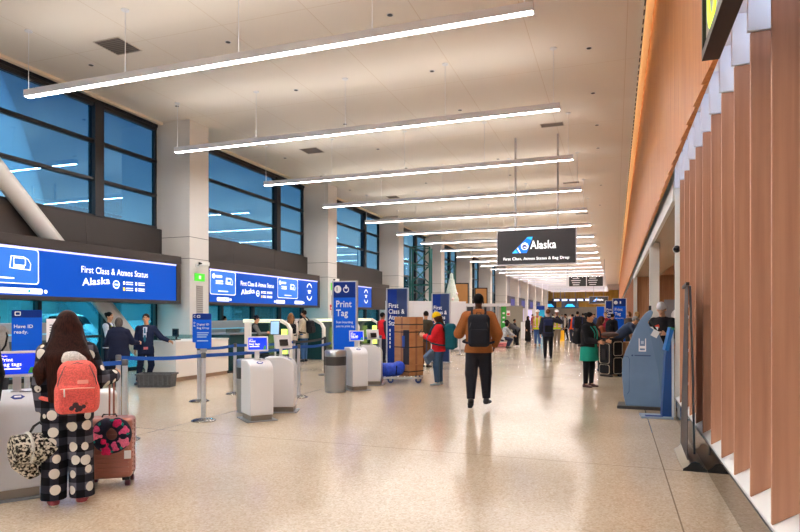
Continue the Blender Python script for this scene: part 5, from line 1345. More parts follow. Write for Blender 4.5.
# rose gold suitcase and the neck pillow round its handle
ROSE = mat('rose_gold', (176, 116, 102), .32, .35); ROSED = mat('rose_trim', (120, 72, 66), .4, .3)
sx, sy = G(110, 484); ry = view_yaw(107)*.75
o = thing('suitcase', 'rose gold ribbed hard-shell suitcase standing beside the pajama woman', 'suitcase', (sx, sy, 0), ry)
S = SDF(); S.box((0, 0, .335), (.20, .125, .265), .045)
b_ = S.build('shell', ROSE, o, .008)
b = MB()
for j in range(11):
    z = .13+.041*j; b.tube([(-.175, -.126, z), (.175, -.126, z)], .007, 6); b.tube([(.2005, -.085, z), (.2005, .085, z)], .006, 6); b.tube([(-.2005, -.085, z), (-.2005, .085, z)], .006, 6)
b.build('ribs', ROSE, o, True)
b = MB(); b.bb(-.197, .197, -.006, .006, .075, .078); b.bb(.1985, .2035, -.008, .008, .10, .57); b.bb(-.2035, -.1985, -.008, .008, .10, .57); b.build('seam', ROSED, o)
for sx_ in (-.15, .15):
    for sy_ in (-.09, .09):
        b = MB(); b.bb(sx_-.03, sx_+.03, sy_-.025, sy_+.025, .055, .08); b.build('caster_mount', BLACK, o, bevel=.004)
        b = MB(); b.lathe([(0, -.02), (.022, -.022), (.028, -.016), (.028, .016), (.022, .022), (0, .02)], (sx_+.012, sy_, .0285), 16, axis='x'); b.build('wheel', mat('wheel_wine', (88, 30, 44), .4), o, True)
b = MB()
for sx_ in (-.018, .018): b.tube([(sx_, .07, .585), (sx_, .07, .985)], .008, 8)
b.build('handle_tubes', mat('rose_tube', (160, 96, 84), .3, .5), o, True)
b = MB(); b.tube([(-.05, .07, .99), (.05, .07, .99)], .014, 10); b.build('handle_grip', ROSED, o, True)
b = MB(); b.tube([(-.06, -.02, .602), (-.05, -.02, .625), (.05, -.02, .625), (.06, -.02, .602)], .008, 8); b.build('carry_handle', BLACK, o, True)
px_, py_ = G(114, 486); NP = noisy('pillow_navy', (20, 22, 44), (28, 30, 56), 30, .9)
cr, sr = math.cos(ry), math.sin(ry)
o = thing('neck_pillow', 'dark neck pillow with pink roses hung on the suitcase handle', 'neck pillow', (sx+.06*cr+.19*sr, sy+.06*sr-.205*cr, .475), ry)
S = SDF(); n = 14
for j in range(n):
    a0, a1 = math.radians(115+310*j/n), math.radians(115+310*(j+1)/n); S.loft((.105*math.cos(a0), 0, .105*math.sin(a0)), (.105*math.cos(a1), 0, .105*math.sin(a1)), .052, .052, k=.02)
S.build('cushion', NP, o, .008)
PINK = [C(240, 96, 150), C(226, 40, 104), C(250, 130, 170)]
for j, (a_, rr2, sc2) in enumerate(((20, .11, .034), (62, .115, .030), (330, .115, .038), (290, .10, .032), (255, .12, .040), (180, .11, .034), (150, .115, .028), (220, .08, .022))):
    a_ = math.radians(a_); S = SDF(); cx_, cz_ = rr2*math.cos(a_), rr2*math.sin(a_)
    sc2 *= 1.35; S.ell((cx_, -.050, cz_), (sc2*.6, .012, sc2*.6), None, .01)
    for q in range(5): S.ell((cx_+sc2*.55*math.cos(q*1.257+j), -.044, cz_+sc2*.55*math.sin(q*1.257+j)), (sc2*.5, .011, sc2*.5), None, .006)
    S.build('rose', PINK[j % 3], o, .006)
for a_ in (5, 45, 85, 130, 200, 240, 275, 310):
    a_ = math.radians(a_); b = MB(); b.prism([(-.02, 0), (0, .012), (.02, 0), (0, -.012)], -.053, -.047, lambda u, v, t, a_=a_: (.135*math.cos(a_)+u*math.cos(a_*2)-v*math.sin(a_*2), t, .135*math.sin(a_)+u*math.sin(a_*2)+v*math.cos(a_*2))); b.build('leaf', C(40, 150, 140), o)
b = MB(); b.bb(.11, .165, -.062, -.058, -.20, -.13); b.build('tag', PWHITE, o)
o = thing('suitcase', 'white rounded hard-shell case partly hidden behind the pajama woman', 'suitcase', (*D(96, 6.1), 0), .9); S = SDF(); S.box((0, 0, .41), (.19, .12, .345), .06); S.build('shell', mat('case_white', (232, 230, 232), .3), o, .011)
for sx_ in (-.14, .14):
    for sy_ in (-.08, .08): b = MB(); b.lathe([(0, -.02), (.03, -.02), (.03, .02), (0, .02)], (sx_, sy_, .03), 14, axis='x'); b.build('wheel', BLACK, o); b = MB(); b.bb(sx_-.025, sx_+.025, sy_-.025, sy_+.025, .055, .075); b.build('caster_mount', BLACK, o)
# --- person cut by the left edge
at = D(-39, 4.55); person('person in a black jacket and maroon trousers cut by the left frame edge', at, 1.66, view_yaw(0)+.4, top=dict(c=C(26, 26, 32), t=.035), legs=dict(c=C(110, 34, 52), t=.03, ankle=.07), shoes=((176, 120, 60), (120, 80, 40)), hair=('bob', (40, 28, 24)), sk='tan', h=.010, armR=((.22, .05, -1), (.10, .25, -1)))
at = D(1, 10.2); m1 = person('man in a grey hoodie with a black strap at the far left counter', at, 1.56, view_yaw(0)+1.0, top=dict(c=C(150, 146, 144), t=.035, hood=True), legs=dict(c=C(60, 62, 70)), hair=('short', (34, 24, 22)), sk='tan', lean=.18, armL=((-.2, .5, -.8), (.1, .9, -.2)), armR=((.2, .5, -.8), (-.1, .9, -.2)))
i = INFO[m1.name]; b = MB(); T = i['T']; pts = [np.array(T(*p))*i['s'] for p in ((.14, -.06, .50), (.05, -.155, .36), (-.07, -.165, .18), (-.19, -.09, .02))]; b.tube([Vector(p) for p in pts], .016, 8); b.build('cross_strap', C(24, 24, 26), m1, True)
# --- staff and passengers at the counters
NAVY = C(30, 36, 62); NAVYD = C(24, 28, 48)
at = D(109, 14.6); p_ = person('woman in a navy vest with pale blue sleeves facing the grey haired woman', at, 1.60, view_yaw(109)-2.1, top=dict(c=C(206, 216, 236), t=.018, name='shirt'), vest=dict(c=NAVYD, t=.030), legs=dict(c=NAVYD), hair=('bun', (22, 18, 20)), sk='tan', fem=True, armL=((-.15, .3, -1), (.1, .9, -.2)), armR=((.15, .3, -1), (-.1, .9, -.2)))
i = INFO[p_.name]; b = MB(); T = i['T']
for sd in (-1, 1): b.tube([Vector(np.array(T(*p))*i['s']) for p in ((sd*.075, -.06, .50), (sd*.078, .02, .52), (sd*.07, .10, .46), (sd*.02, .155, .25))], .010, 8)
b.build('lanyard', C(196, 220, 60), p_, True)
at = D(119, 12.7); person('grey haired woman in a navy cardigan seen from behind at the counter', at, 1.47, view_yaw(121)-.25, top=dict(c=NAVY, t=.035, hem=-.20, name='cardigan'), legs=dict(c=C(28, 30, 46), t=.02), hair=('bob', (112, 104, 98)), sk='light', fem=True, g=1.36, armR=((.45, .2, -.9), (.35, .75, -.1)), armL=((-.4, .1, -.9), (.1, .8, -.2)))
at = G(146, 384.0); p_ = person('man in a dark navy suit leaning on the white counter', at, 1.565, view_yaw(148)+2.95, top=dict(c=C(30, 40, 70), t=.024, hem=-.16, front=C(204, 216, 236), frontw=.035, frontz=.24), legs=dict(c=C(28, 34, 58)), hair=('short', (20, 16, 16)), sk='tan', armL=((-.62, -.05, -.75), (-.72, .35, -.30)), armR=((.16, .05, -1), (.10, .12, -1)), legL=((-.10, .02, -1), (.22, .05, -1)), legR=((.10, .10, -1), (.16, -.12, -1)), lean=-.02)
i = INFO[p_.name]; T = i['T']; b = MB(); b.prism([(-.014, 0), (.014, 0), (.03, -.30), (0, -.36), (-.03, -.30)], .0, .006, lambda u, v, t: Vector(np.array(T(u, .15+t-.03*abs(v), .475+v))*i['s'])); b.build('necktie', C(40, 110, 140), p_)
b = MB(); b.box(Vector(np.array(T(-.03, .175, -.02))*i['s']), (.09, .006, .055)); b.build('badge_card', C(236, 130, 140), p_)
at = D(224, 20.5); person('dark haired passenger behind the conveyor, only the head in view', at, 1.51, view_yaw(224)-1.2, top=dict(c=C(220, 110, 60), t=.02), legs=dict(c=C(50, 54, 70)), hair=('short', (26, 20, 20)), sk='tan', h=.014)
at = D(253, 17.3); person('agent in a dark cap and vest behind the white panel, facing right', at, 1.53, view_yaw(253)-1.5, top=dict(c=C(120, 122, 122), t=.018), vest=dict(c=C(30, 32, 40)), legs=dict(c=NAVYD), hair=('short', (24, 20, 20)), hat=('cap', C(24, 26, 44)), sk='tan', h=.013, lean=.16, armL=((-.1, .5, -.9), (.1, .95, .1)), armR=((.1, .5, -.9), (-.1, .95, .1)))
at = G(291, 363); p_ = person('woman with light brown hair and a pale jacket at the bag drop', at, 1.60, view_yaw(290)-.1, top=dict(c=C(226, 218, 206), t=.028), legs=dict(c=C(38, 38, 46)), hair=('long', (170, 120, 78)), sk='light', fem=True, armL=((-.3, .35, -.8), (.1, .9, .1)))
backpack(p_, 'small black backpack worn by the woman in the pale jacket', C(30, 30, 34), w=.28, hgt=.34, d=.12, x=.06, z=.28, t=.05, h=.012)
at = G(304, 361.5); p_ = person('bearded man in a pale sweater and jeans at the bag drop', at, 1.70, view_yaw(303)+1.05, top=dict(c=C(226, 214, 190), t=.024, name='sweater'), legs=dict(c=C(70, 110, 160)), hair=('short', (40, 28, 24)), sk='tan', armL=((-.1, .3, -.9), (.1, .9, -.2)), armR=((.15, .2, -.9), (-.1, .8, -.5)))
i = INFO[p_.name]; S = SDF(); S.ell(i['Hd'](0, .045, -.075), (.052, .050, .042), i['Rh'], .01); S.ell(i['Hd'](0, .098, -.045), (.035, .03, .022), i['Rh'], op='s'); S.build('beard', hairmat((44, 30, 26)), p_, .011, None, i['s'])
backpack(p_, 'round black backpack worn by the bearded man', C(34, 34, 38), w=.32, hgt=.44, d=.19, z=.26, t=.04, h=.013)
at = D(382.5, 19.5); person('person in a red vest half hidden behind the navy totem', at, 1.62, view_yaw(383)-.9, top=dict(c=C(34, 38, 60), t=.02), vest=dict(c=C(206, 28, 40), t=.04), legs=dict(c=C(40, 44, 66)), hair=('short', (30, 22, 20)), sk='brown', h=.013)
# --- cart with boxes
cx_, cy_ = G(404, 381.5); ca_ = .335
o = thing('luggage_cart', 'steel luggage cart carrying the brown cardboard boxes', 'cart', (cx_, cy_, 0), ca_)
b = MB(); b.bb(-.50, .42, -.40, -.36, .10, .14); b.bb(-.50, .42, .36, .40, .10, .14); b.bb(.38, .42, -.3595, .3595, .10, .14)
for j in range(6): b.bb(-.45+.15*j, -.42+.15*j, -.3595, .3595, .11, .139)
b.build('deck', STEEL, o)
for sx_, sy_ in ((-.30, -.32), (-.36, .32), (.32, -.32), (.32, .32)):
    b = MB(); b.lathe([(0, -.025), (.055, -.025), (.07, -.018), (.07, .018), (.055, .025), (0, .025)], (sx_, sy_, .07), 18, axis='y'); b.build('wheel', mat('wheel_blue', (30, 60, 130), .5), o, True)
    b = MB(); b.bb(sx_-.03, sx_+.03, sy_-.045, sy_-.027, .05, .0995); b.bb(sx_-.03, sx_+.03, sy_+.027, sy_+.045, .05, .0995); b.build('caster_fork', GREYM, o)
CARD = noisy('cardboard', (192, 140, 96), (178, 126, 84), (3, 3, 10), .8); TAPE = mat('parcel_tape', (150, 100, 66), .35); BLKW = mat('black_wrap', (34, 32, 40), .35)
def on_cart(x, y): c_, s_ = math.cos(ca_), math.sin(ca_); return (cx_+x*c_-y*s_, cy_+x*s_+y*c_)
z = .141
for hh, lab, rot in ((.25, 'small brown cardboard box at the bottom of the cart stack', 0), (.80, 'tall brown cardboard box in the middle of the cart stack with black wrap', .0), (.29, 'brown cardboard box on top of the cart stack', .02)):
    X0, Y0 = on_cart(.11, .09); q = thing('cardboard_box', lab, 'box', (X0, Y0, z), ca_-.76+rot, 'boxes on the luggage cart')
    b = MB(); b.bb(-.235, .235, -.235, .235, .0005, hh-.001); b.build('carton', CARD, q, bevel=.004, seg=1)
    b = MB(); b.bb(-.03, .03, -.2375, -.2355, .01, hh-.01); b.bb(.2355, .2375, -.03, .03, .01, hh-.01); b.build('tape', TAPE, q)
    if hh == .80:
        b = MB(); b.bb(.05, .236, -.2400, -.2378, .01, hh-.01); b.build('black_wrap', BLKW, q); b = MB(); b.bb(.02, .10, -.2425, -.2402, .38, .66); b.build('blue_label', mat('label_blue', (30, 80, 170), .5), q)
    b = MB(); zz = hh*.86 if hh > .3 else hh*.45
    for zz in ([hh*.93, hh*.5] if hh > .5 else [hh*.4]): b.bb(-.241, .241, -.2445, -.2426, zz-.012, zz+.012); b.bb(.2385, .2405, -.2425, .241, zz-.012, zz+.012); b.bb(-.2405, -.2385, -.2425, .241, zz-.012, zz+.012); b.bb(-.241, .241, .2405, .2425, zz-.012, zz+.012)
    b.build('strap', BLACK, q)
    z += hh
X0, Y0 = on_cart(-.29, -.26); o = thing('duffel_bag', 'bright blue stuffed duffel bag on the front of the cart', 'bag', (X0, Y0, .141), .2)
S = SDF(); S.ell((0, 0, .155), (.27, .18, .155), None, .02); S.ell((-.12, -.02, .14), (.17, .16, .135), None, .05); S.ell((.14, .0, .17), (.15, .16, .14), None, .04); S.ell((.02, -.10, .20), (.12, .06, .06), None, .04); S.ell((-.22, 0, .16), (.13, .17, .15), None, .04); S.ell((.18, .02, .22), (.13, .15, .13), None, .05); S.build('bag_body', noisy('duffel_blue', (24, 78, 214), (16, 58, 178), 14, .55, 3, .4), o, .011)
b = MB(); b.tube([(-.20, -.13, .06), (-.19, -.12, .22), (-.17, -.02, .305), (-.18, .10, .25)], .013, 8); b.tube([(.14, -.17, .06), (.15, -.15, .24), (.15, -.02, .325), (.15, .10, .28)], .013, 8); b.build('strap', C(26, 30, 50), o, True)
# --- olive jacket man and the woman in the yellow beanie
at = G(425.5, 367); p_ = person('man in an olive jacket and brown trousers holding a tan bag', at, 1.65, view_yaw(425)-.55, top=dict(c=C(72, 66, 52), t=.035, hood=False), legs=dict(c=C(120, 78, 50), t=.022), shoes=((70, 50, 40), (40, 34, 30)), hair=('short', (34, 24, 22)), sk='tan', armR=((.2, .3, -.9), (.1, .8, -.4)), armL=((-.2, .3, -.9), (-.05, .7, -.5)), head=(.9, .1))
i = INFO[p_.name]; hx, hy_, hz = hand_at(p_, 1)
o = thing('tote_bag', 'soft tan brown bag held against the olive jacket man', 'bag', (hx+.02, hy_-.12, hz-.40), view_yaw(425))
S = SDF(); S.ell((0, 0, .20), (.17, .10, .22), None, .02); S.loft((-.06, 0, .36), (.06, 0, .38), .06, .06, k=.05); S.build('bag_body', C(134, 102, 84), o, .011)
b = MB(); b.tube([(-.08, 0, .38), (-.05, .0, .46), (.05, .0, .47), (.08, .0, .39)], .012, 8); b.build('handle', C(90, 66, 54), o, True)
REDJ = C(222, 38, 48)
at = G(438.5, 385.5); p_ = person('woman in a yellow beanie and red jacket looking at her phone', at, 1.575, view_yaw(438)+1.45, top=dict(c=REDJ, t=.036, hem=-.10, hood=True), legs=dict(c=C(64, 92, 126), t=.022, ankle=.06), shoes=((120, 132, 138), (190, 170, 166)), hair=('long', (70, 44, 30)), hat=('beanie', C(240, 200, 20)), sk='light', fem=True, h=.009, g=1.08,
            armL=((-.12, .42, -.85), (.25, .85, .25)), armR=((.12, .42, -.85), (-.20, .85, .28)), head=(0, .30), legL=((-.03, .10, -1), (0, -.06, -1)), legR=((.03, -.02, -1), (.02, -.06, -1)), curl=.8, palmL=(1, 0, .4), palmR=(-1, 0, .4))
backpack(p_, 'large dark teal travel backpack worn by the woman in the red jacket', C(26, 92, 108), C(20, 76, 94), w=.34, hgt=.62, d=.24, z=.26, t=.05, h=.011)
hl, hr = np.array(hand_at(p_, -1)), np.array(hand_at(p_, 1)); mid = (hl+hr)/2
o = thing('phone', 'black phone held by the woman in the yellow beanie', 'phone', tuple(mid+np.array([0, 0, .02])), INFO[p_.name]['yaw']); b = MB(); b.box((0, .03, .03), (.075, .008, .15), Matrix.Rotation(.6, 3, 'X')); b.build('case', BLACK, o, bevel=.003); b = MB(); b.box((0, .0265, .0275), (.066, .002, .138), Matrix.Rotation(.6, 3, 'X')); b.build('screen', mat('phone_screen', (60, 70, 90), .1, emit=.3), o)
o = thing('shoulder_bag', 'slate blue bag hanging in front of the woman in the red jacket', 'bag', (*D(429.5, 12.75), .52), 1.2); S = SDF(); S.box((0, 0, .12), (.15, .05, .11), .035, np.array(Matrix.Rotation(-.55, 3, 'Y'))); S.build('bag_body', C(96, 120, 150), o, .010)
b = MB(); b.tube([(-.10, 0, .22), (-.02, .06, .5), (.10, .02, .75)], .010, 8); b.build('strap', C(60, 80, 104), o, True)
# --- the man walking away
at = G(478.5, 409); yw = view_yaw(478)+.02
p_ = person('man in a tan hoodie and black cargo trousers walking away down the hall', at, 1.79, yw, top=dict(c=C(168, 102, 56), t=.040, hem=-.10, hood=True, name='hoodie'), legs=dict(c=C(38, 38, 46), t=.032, knee=.096, ankle=.062, cargo=True), shoes=((30, 30, 36), (20, 20, 24)), hair=('short', (22, 18, 18)), sk='dark', h=.009, g=1.08,
            armL=((-.42, .10, -.86), (-.05, .95, .12)), armR=((.40, -.05, -.9), (-.15, .55, -.75)), legL=((-.06, -.02, -1), (-.02, -.22, -1)), legR=((.06, .16, -1), (.03, -.10, -1)), footL=(.10, .55), footR=(.35, .0), head=(0, .02))
backpack(p_, 'black roll-top backpack worn by the man in the tan hoodie', C(42, 44, 52), C(36, 38, 46), w=.33, hgt=.50, d=.16, z=.25, t=.055, h=.010)
S = None
# --- teal dress woman and her bags
at = G(589, 387); yw = view_yaw(589)-2.0
TEALC = C(40, 170, 150)
p_ = person('woman with a dark bun in a black cardigan over a teal top', at, 1.585, yw, top=dict(c=C(34, 34, 38), t=.034, hem=-.09, front=TEALC, frontw=.10, name='cardigan'), skirt=dict(c=TEALC, len=.30, flare=1.12), legs=dict(c=C(32, 32, 36), t=.014), shoes=((70, 40, 40), (60, 34, 30)), hair=('bun', (24, 18, 18)), sk='tan', fem=True, h=.009, g=1.30, armL=((-.12, .30, -.95), (-.05, .95, -.12)), armR=((.12, .30, -.95), (.0, .95, -.15)), legL=((-.02, .06, -1), (0, -.05, -1)), legR=((.02, -.04, -1), (0, -.05, -1)))
backpack(p_, 'small black backpack worn by the woman in the teal top', C(36, 36, 40), w=.28, hgt=.38, d=.14, z=.26, t=.05, h=.011)
BAGB = C(32, 32, 36); PIPE = C(206, 194, 172)
def wheeled_bag(label, x, y, rz, w, d, h, top=None):
    o = thing('wheeled_duffel', label, 'luggage', (x, y, 0), rz)
    S = SDF(); S.box((0, 0, h/2+.04), (w/2, d/2, h/2-.02), .05); S.build('bag_body', BAGB, o, .011)
    def pan(cx_, cz_, ww, hh, nm='front_panel'):
        pl = rrect(ww, hh, .05); n = len(pl); b = MB()
        b.tube([(cx_+p[0], -d/2-.006, cz_+p[1]) for p in pl]+[(cx_+pl[0][0], -d/2-.006, cz_+pl[0][1])], .008, 6, cap=False); b.build('piping', PIPE, o, True)
    pan(-w*.02, h*.62, w*.72, h*.52); pan(-w*.02, h*.20, w*.72, h*.24)
    for cz_, hh in ((h*.30, h*.42), (h*.75, h*.36)):
        pl = rrect(d*.70, hh, .05); b = MB(); b.tube([(w/2+.006, p[0], cz_+p[1]) for p in pl]+[(w/2+.006, pl[0][0], cz_+pl[0][1])], .008, 6, cap=False); b.build('piping', PIPE, o, True)
    b = MB(); b.box((-w*.05, -d/2-.012, h*.60), (w*.30, .02, h*.30)); b.build('front_pocket', C(52, 50, 52), o, bevel=.008)
    for sx_ in (-1, 1): b = MB(); b.lathe([(0, -.03), (.05, -.03), (.05, .03), (0, .03)], (sx_*w*.36, d*.30, .05), 16, axis='x'); b.build('wheel', BLACK, o)
    b = MB(); b.bb(-w*.4, w*.4, -d*.45, -d*.3, 0, .045); b.build('feet', BLACK, o)
    b = MB(); b.tube([(-.10, 0, h+.02), (-.08, 0, h+.07), (.08, 0, h+.07), (.10, 0, h+.02)], .014, 8); b.build('handle', BLACK, o, True)
    return o
x, y = G(610.5, 377); wheeled_bag('big black wheeled duffel with cream piping beside the teal top woman', x+.01, y+.18, -.75, .44, .42, .93)
x, y = D(606, 15.8); o = thing('soft_bag', 'dark brown soft bag lying on top of the big black duffel', 'bag', (*D(610, 14.85), .985), -.4); S = SDF(); S.ell((0, 0, .06), (.22, .15, .065), None, .02); S.build('bag_body', C(88, 70, 66), o, .012); b = MB(); b.tube([(-.1, 0, .11), (-.06, 0, .15), (.06, 0, .15), (.1, 0, .11)], .010, 8); b.build('handle', C(60, 48, 46), o, True)
at = D(600.5, 16.3); person('woman with brown hair in a rust top behind the teal top woman', at, 1.50, view_yaw(600)-1.3, top=dict(c=C(150, 84, 62), t=.02), legs=dict(c=C(44, 44, 52)), hair=('long', (74, 44, 34)), sk='tan', fem=True, h=.012, armL=((-.1, .4, -.9), (.05, .95, -.2)), head=(0, .25))
at = D(605.5, 27); p_ = person('person in a maroon jacket facing the camera near the print tag totem', at, 1.68, view_yaw(606)+2.9, top=dict(c=C(150, 30, 54), t=.028), legs=dict(c=C(60, 84, 116)), hair=('short', (150, 130, 110)), sk='light', h=.013, armR=((.3, .3, -.8), (-.2, .8, .5)))
at = D(618.5, 17.6); p_ = person('man in a dark navy shirt bending forward over a box', at, 1.72, view_yaw(620)-1.25, top=dict(c=C(52, 66, 92), t=.026, sl=.5, name='shirt'), legs=dict(c=C(60, 60, 66)), hair=('short', (176, 172, 166)), sk='tan', h=.011, lean=.85, armL=((-.1, .35, -1), (0, .25, -1)), armR=((.15, .45, -1), (.05, .35, -1)), g=1.15, legL=((-.03, .1, -1), (0, -.12, -1)), legR=((.03, .1, -1), (0, -.12, -1)))
x, y = D(622.5, 15.3); o = thing('cardboard_box', 'brown carton standing between the black duffel and the blue kiosk', 'box', (x, y, 0), .2); b = MB(); b.bb(-.24, .24, -.2, .2, 0, .84); b.build('carton', CARD, o, bevel=.004, seg=1); b = MB(); b.bb(-.03, .03, -.2025, -.2005, .02, .83); b.build('tape', TAPE, o)
for px, zc, H_, hc_, lab, tc, rel in ((629, 25, 1.70, (150, 100, 60), 'person with ginger hair behind the bending man, mostly hidden', (70, 60, 54), 2.4), (637, 22, 1.66, (190, 150, 100), 'fair haired person near the white post by the right wall', (90, 84, 84), 1.8)):
    at = D(px, zc); person(lab, at, H_, view_yaw(px)+rel, top=dict(c=C(*tc), t=.025), legs=dict(c=C(50, 52, 60)), hair=('bob', hc_), sk='light', h=.014)
at = D(612.5, 24.5); p_ = person('person in a black coat with a backpack just left of the bending man', at, 1.60, view_yaw(612)-.6, top=dict(c=C(34, 34, 38), t=.03), legs=dict(c=C(40, 40, 46)), hair=('short', (30, 24, 22)), sk='tan', h=.014); backpack(p_, 'black backpack on the person just left of the bending man', C(30, 30, 34), h=.014, t=.04)
at = D(662.5, 11.9); p_ = person('man in a white cap and black jacket behind the blue kiosk, looking down', at, 1.76, view_yaw(661)+2.75, top=dict(c=C(32, 30, 34), t=.032), legs=dict(c=C(206, 200, 192), t=.02), shoes=((200, 200, 204), (220, 220, 220)), hair=('short', (70, 60, 54)), hat=('beanie', C(226, 226, 230)), sk='light', h=.011, head=(.2, .35), armL=((-.2, .35, -.8), (.15, .9, .1)), armR=((.2, .35, -.8), (-.15, .9, .1)))
i = INFO[p_.name]; b = MB(); b.box(Vector(np.array(i['T'](.05, .17, .36))*i['s']), (.11, .02, .06), Matrix.Rotation(.3, 3, 'Y')); b.build('red_patch', mat('patch_red', (240, 60, 30), .6), p_)
hm = (np.array(hand_at(p_, -1))+np.array(hand_at(p_, 1)))/2; o = thing('leaflet', 'white and blue leaflet held by the man in the white cap', 'leaflet', (hm[0], hm[1], hm[2]-.02), i['yaw']); b = MB(); b.box((0, .03, .05), (.18, .004, .22), Matrix.Rotation(.5, 3, 'X')); b.build('sheet', PWHITE, o); b = MB(); b.box((0, .0345, .045), (.12, .002, .12), Matrix.Rotation(.5, 3, 'X')); b.build('blue_field', PBLUE, o)
# --- people further down the hall
JEAN = C(62, 92, 150)
HV = C(206, 230, 30); HVO = C(250, 120, 80); HVS = C(226, 206, 196); HELM = mat('helmet_white', (240, 240, 240), .3)
vb = dict(c=HV, t=.034, hem=-.12, bands=[(-.02, .05, HVS), (-.045, -.02, HVO), (.05, .075, HVO)], vert=[(.06, .11, 1), (.045, .06, 2), (.11, .125, 2)], front=C(200, 214, 40))
at = G(537.5, 345.5); person('left hard hat worker in a yellow safety vest and blue jeans', at, 1.80, view_yaw(537)+2.95, top=dict(c=C(190, 100, 90), t=.02, sl=.5), vest=vb, legs=dict(c=JEAN, t=.022), shoes=((110, 70, 50), (60, 44, 36)), hair=('short', (80, 56, 40)), hat=('helmet', HELM), sk='tan', h=.012)
at = G(556.8, 345); person('right hard hat worker in a yellow safety vest and khaki trousers', at, 1.80, view_yaw(556)+3.2, top=dict(c=C(186, 190, 204), t=.02), vest=vb, legs=dict(c=C(140, 124, 108), t=.024), shoes=((90, 70, 60), (60, 44, 36)), hair=('short', (60, 44, 36)), hat=('helmet', HELM), sk='brown', h=.012)
at = G(548, 359); p_ = person('man with reddish hair in a dark jacket walking away, hand raised to his ear', at, 1.745, view_yaw(548)+.05, top=dict(c=C(52, 56, 72), t=.034), legs=dict(c=C(40, 40, 48), t=.016), shoes=((60, 50, 50), (200, 196, 190)), hair=('short', (120, 70, 44)), sk='light', h=.011, armR=((.85, .25, -.25), (-.55, .25, .75)), armL=((-.25, -.05, -1), (-.05, .15, -1)), legL=((-.03, .03, -1), (0, -.06, -1)), legR=((.03, .08, -1), (0, -.08, -1)), curl=.8)
backpack(p_, 'navy and black backpack worn by the man with reddish hair', C(44, 52, 92), C(36, 36, 42), w=.32, hgt=.50, d=.18, z=.24, t=.045, h=.012)
at = D(565.5, 37); person('man in a grey shirt and black trousers in profile behind the workers', at, 1.66, view_yaw(565)+1.4, top=dict(c=C(186, 176, 170), t=.02), vest=dict(c=C(34, 34, 40)), legs=dict(c=C(30, 30, 36)), hair=('short', (28, 22, 22)), sk='brown', h=.013, legL=((0, .25, -1), (0, -.05, -1)), legR=((0, -.15, -1), (0, -.2, -1)))
o = thing('floor_sign', 'yellow floor caution board behind the right hard hat worker', 'sign', (*D(561.5, 36), 0), .2)
for s_ in (-1, 1): b = MB(); b.box((0, s_*.10, .32), (.30, .015, .64), Matrix.Rotation(s_*.18, 3, 'X')); b.build('board', mat('caution_yellow', (246, 190, 20), .5), o)
at = D(577.5, 32); p_ = person('man with a black backpack and an orange sleeve walking away in the distance', at, 1.76, view_yaw(577)+.1, top=dict(c=C(60, 66, 110), t=.03), legs=dict(c=C(36, 38, 50)), hair=('short', (40, 30, 26)), sk='tan', h=.013)
backpack(p_, 'large black backpack on the distant man walking away', C(28, 28, 32), w=.36, hgt=.60, d=.22, z=.22, t=.045, h=.013)
at = D(572.5, 33.5); person('person in a navy top with an orange vest beside the distant black backpack', at, 1.62, view_yaw(572)+.4, top=dict(c=C(44, 50, 80), t=.025), vest=dict(c=C(240, 90, 40), t=.035), legs=dict(c=C(50, 56, 76)), hair=('short', (40, 30, 26)), sk='tan', h=.014)
at = G(528, 342); person('woman in a long black robe and headscarf standing by the white pedestal', at, 1.50, view_yaw(528)-2.2, top=dict(c=C(28, 26, 30), t=.03, name='robe_top'), skirt=dict(c=C(28, 26, 30), len=.84, flare=1.35), legs=dict(c=C(28, 26, 30)), hair=(None, (0, 0, 0)), scarf=C(26, 24, 28), sk='tan', fem=True, h=.013)
at = G(517, 347); person('woman in a grey top and black leggings bending over the pink suitcase', at, 1.62, view_yaw(517)+1.3, top=dict(c=C(78, 78, 84), t=.024), legs=dict(c=C(30, 30, 36), t=.014), shoes=((236, 236, 236), (236, 236, 236)), hair=('pony', (34, 26, 24)), sk='tan', fem=True, h=.011, lean=1.05, armL=((-.1, .3, -1), (0, .2, -1)), armR=((.1, .3, -1), (0, .2, -1)), legL=((-.03, .10, -1), (0, -.14, -1)), legR=((.03, .04, -1), (0, -.10, -1)))
at = D(514.5, 32.5); person('dark haired person standing behind the bending woman', at, 1.34, view_yaw(514)-1.5, top=dict(c=C(40, 38, 44), t=.024), legs=dict(c=C(40, 42, 52)), hair=('short', (24, 20, 20)), sk='brown', h=.013)
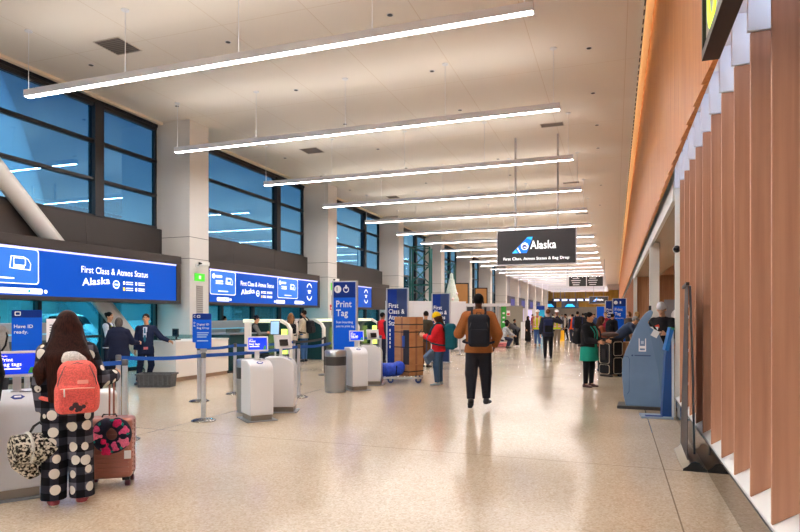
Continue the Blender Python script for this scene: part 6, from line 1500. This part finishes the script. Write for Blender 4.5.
at = D(503.0, 28.0); person('person in a pale patterned top crouching beside the pink suitcase', at, 1.62, view_yaw(504)-1.2, top=dict(c=noisy('pale_pattern', (206, 206, 210), (130, 134, 140), 40, .9), t=.026), legs=dict(c=C(52, 60, 84), t=.02), hair=('bob', (40, 34, 36)), sk='tan', h=.012, lean=.35, legL=((-.12, .97, -.12), (0, -.35, -.95)), legR=((.12, .97, -.18), (0, -.45, -.9)), armL=((-.1, .6, -.8), (0, .8, -.4)), armR=((.1, .6, -.8), (0, .8, -.4)))
x, y = G(501, 347); o = thing('open_suitcase', 'salmon pink suitcase lying open on the floor by the crouching person', 'suitcase', (x, y, 0), .2); S = SDF(); S.box((0, 0, .12), (.36, .25, .10), .05); S.build('shell', C(240, 140, 140), o, .013); b = MB(); b.bb(-.33, .33, -.22, .22, .221, .235); b.build('lining', C(220, 170, 170), o); b = MB(); b.tube([(-.1, -.252, .12), (-.08, -.28, .13), (.08, -.28, .13), (.1, -.252, .12)], .012, 8); b.build('handle', C(150, 70, 80), o, True)
x, y = D(496, 29.1); o = thing('side_table', 'white square box table beside the crouching person', 'table', (x-.75, y, 0), .2); b = MB(); b.bb(-.3, .3, -.25, .25, .70, .74); b.build('table_top', HO, o)
for sx_ in (-1, 1):
    for sy_ in (-1, 1): b = MB(); b.bb(sx_*.27-.02, sx_*.27+.02, sy_*.22-.02, sy_*.22+.02, 0, .699); b.build('leg', GREYM, o)
for px, zc, H_, lab, tc, rel, hcx in ((583, 40, 1.70, 'distant person in a dark coat right of the black backpack', (44, 44, 54), .3, (40, 30, 26)), (594, 44, 1.66, 'distant person in a blue jacket below the far hanging sign', (60, 80, 130), 2.8, (70, 50, 40)), (532.5, 52, 1.66, 'distant person in maroon behind the left worker', (140, 50, 60), 1.2, (40, 30, 26)),
                              (570.5, 58, 1.72, 'tiny distant person in white by the far wall', (210, 206, 200), 3.0, (60, 44, 36)), (553, 62, 1.7, 'tiny distant person in dark clothes between the workers', (44, 46, 60), .2, (40, 30, 26)), (562, 70, 1.7, 'tiny distant person in grey by the yellow wall', (120, 120, 126), 2.5, (50, 40, 30))):
    at = D(px, zc); person(lab, at, H_, view_yaw(px)+rel, top=dict(c=C(*tc), t=.025), legs=dict(c=C(46, 48, 60)), hair=('short', hcx), sk='tan', h=.018)
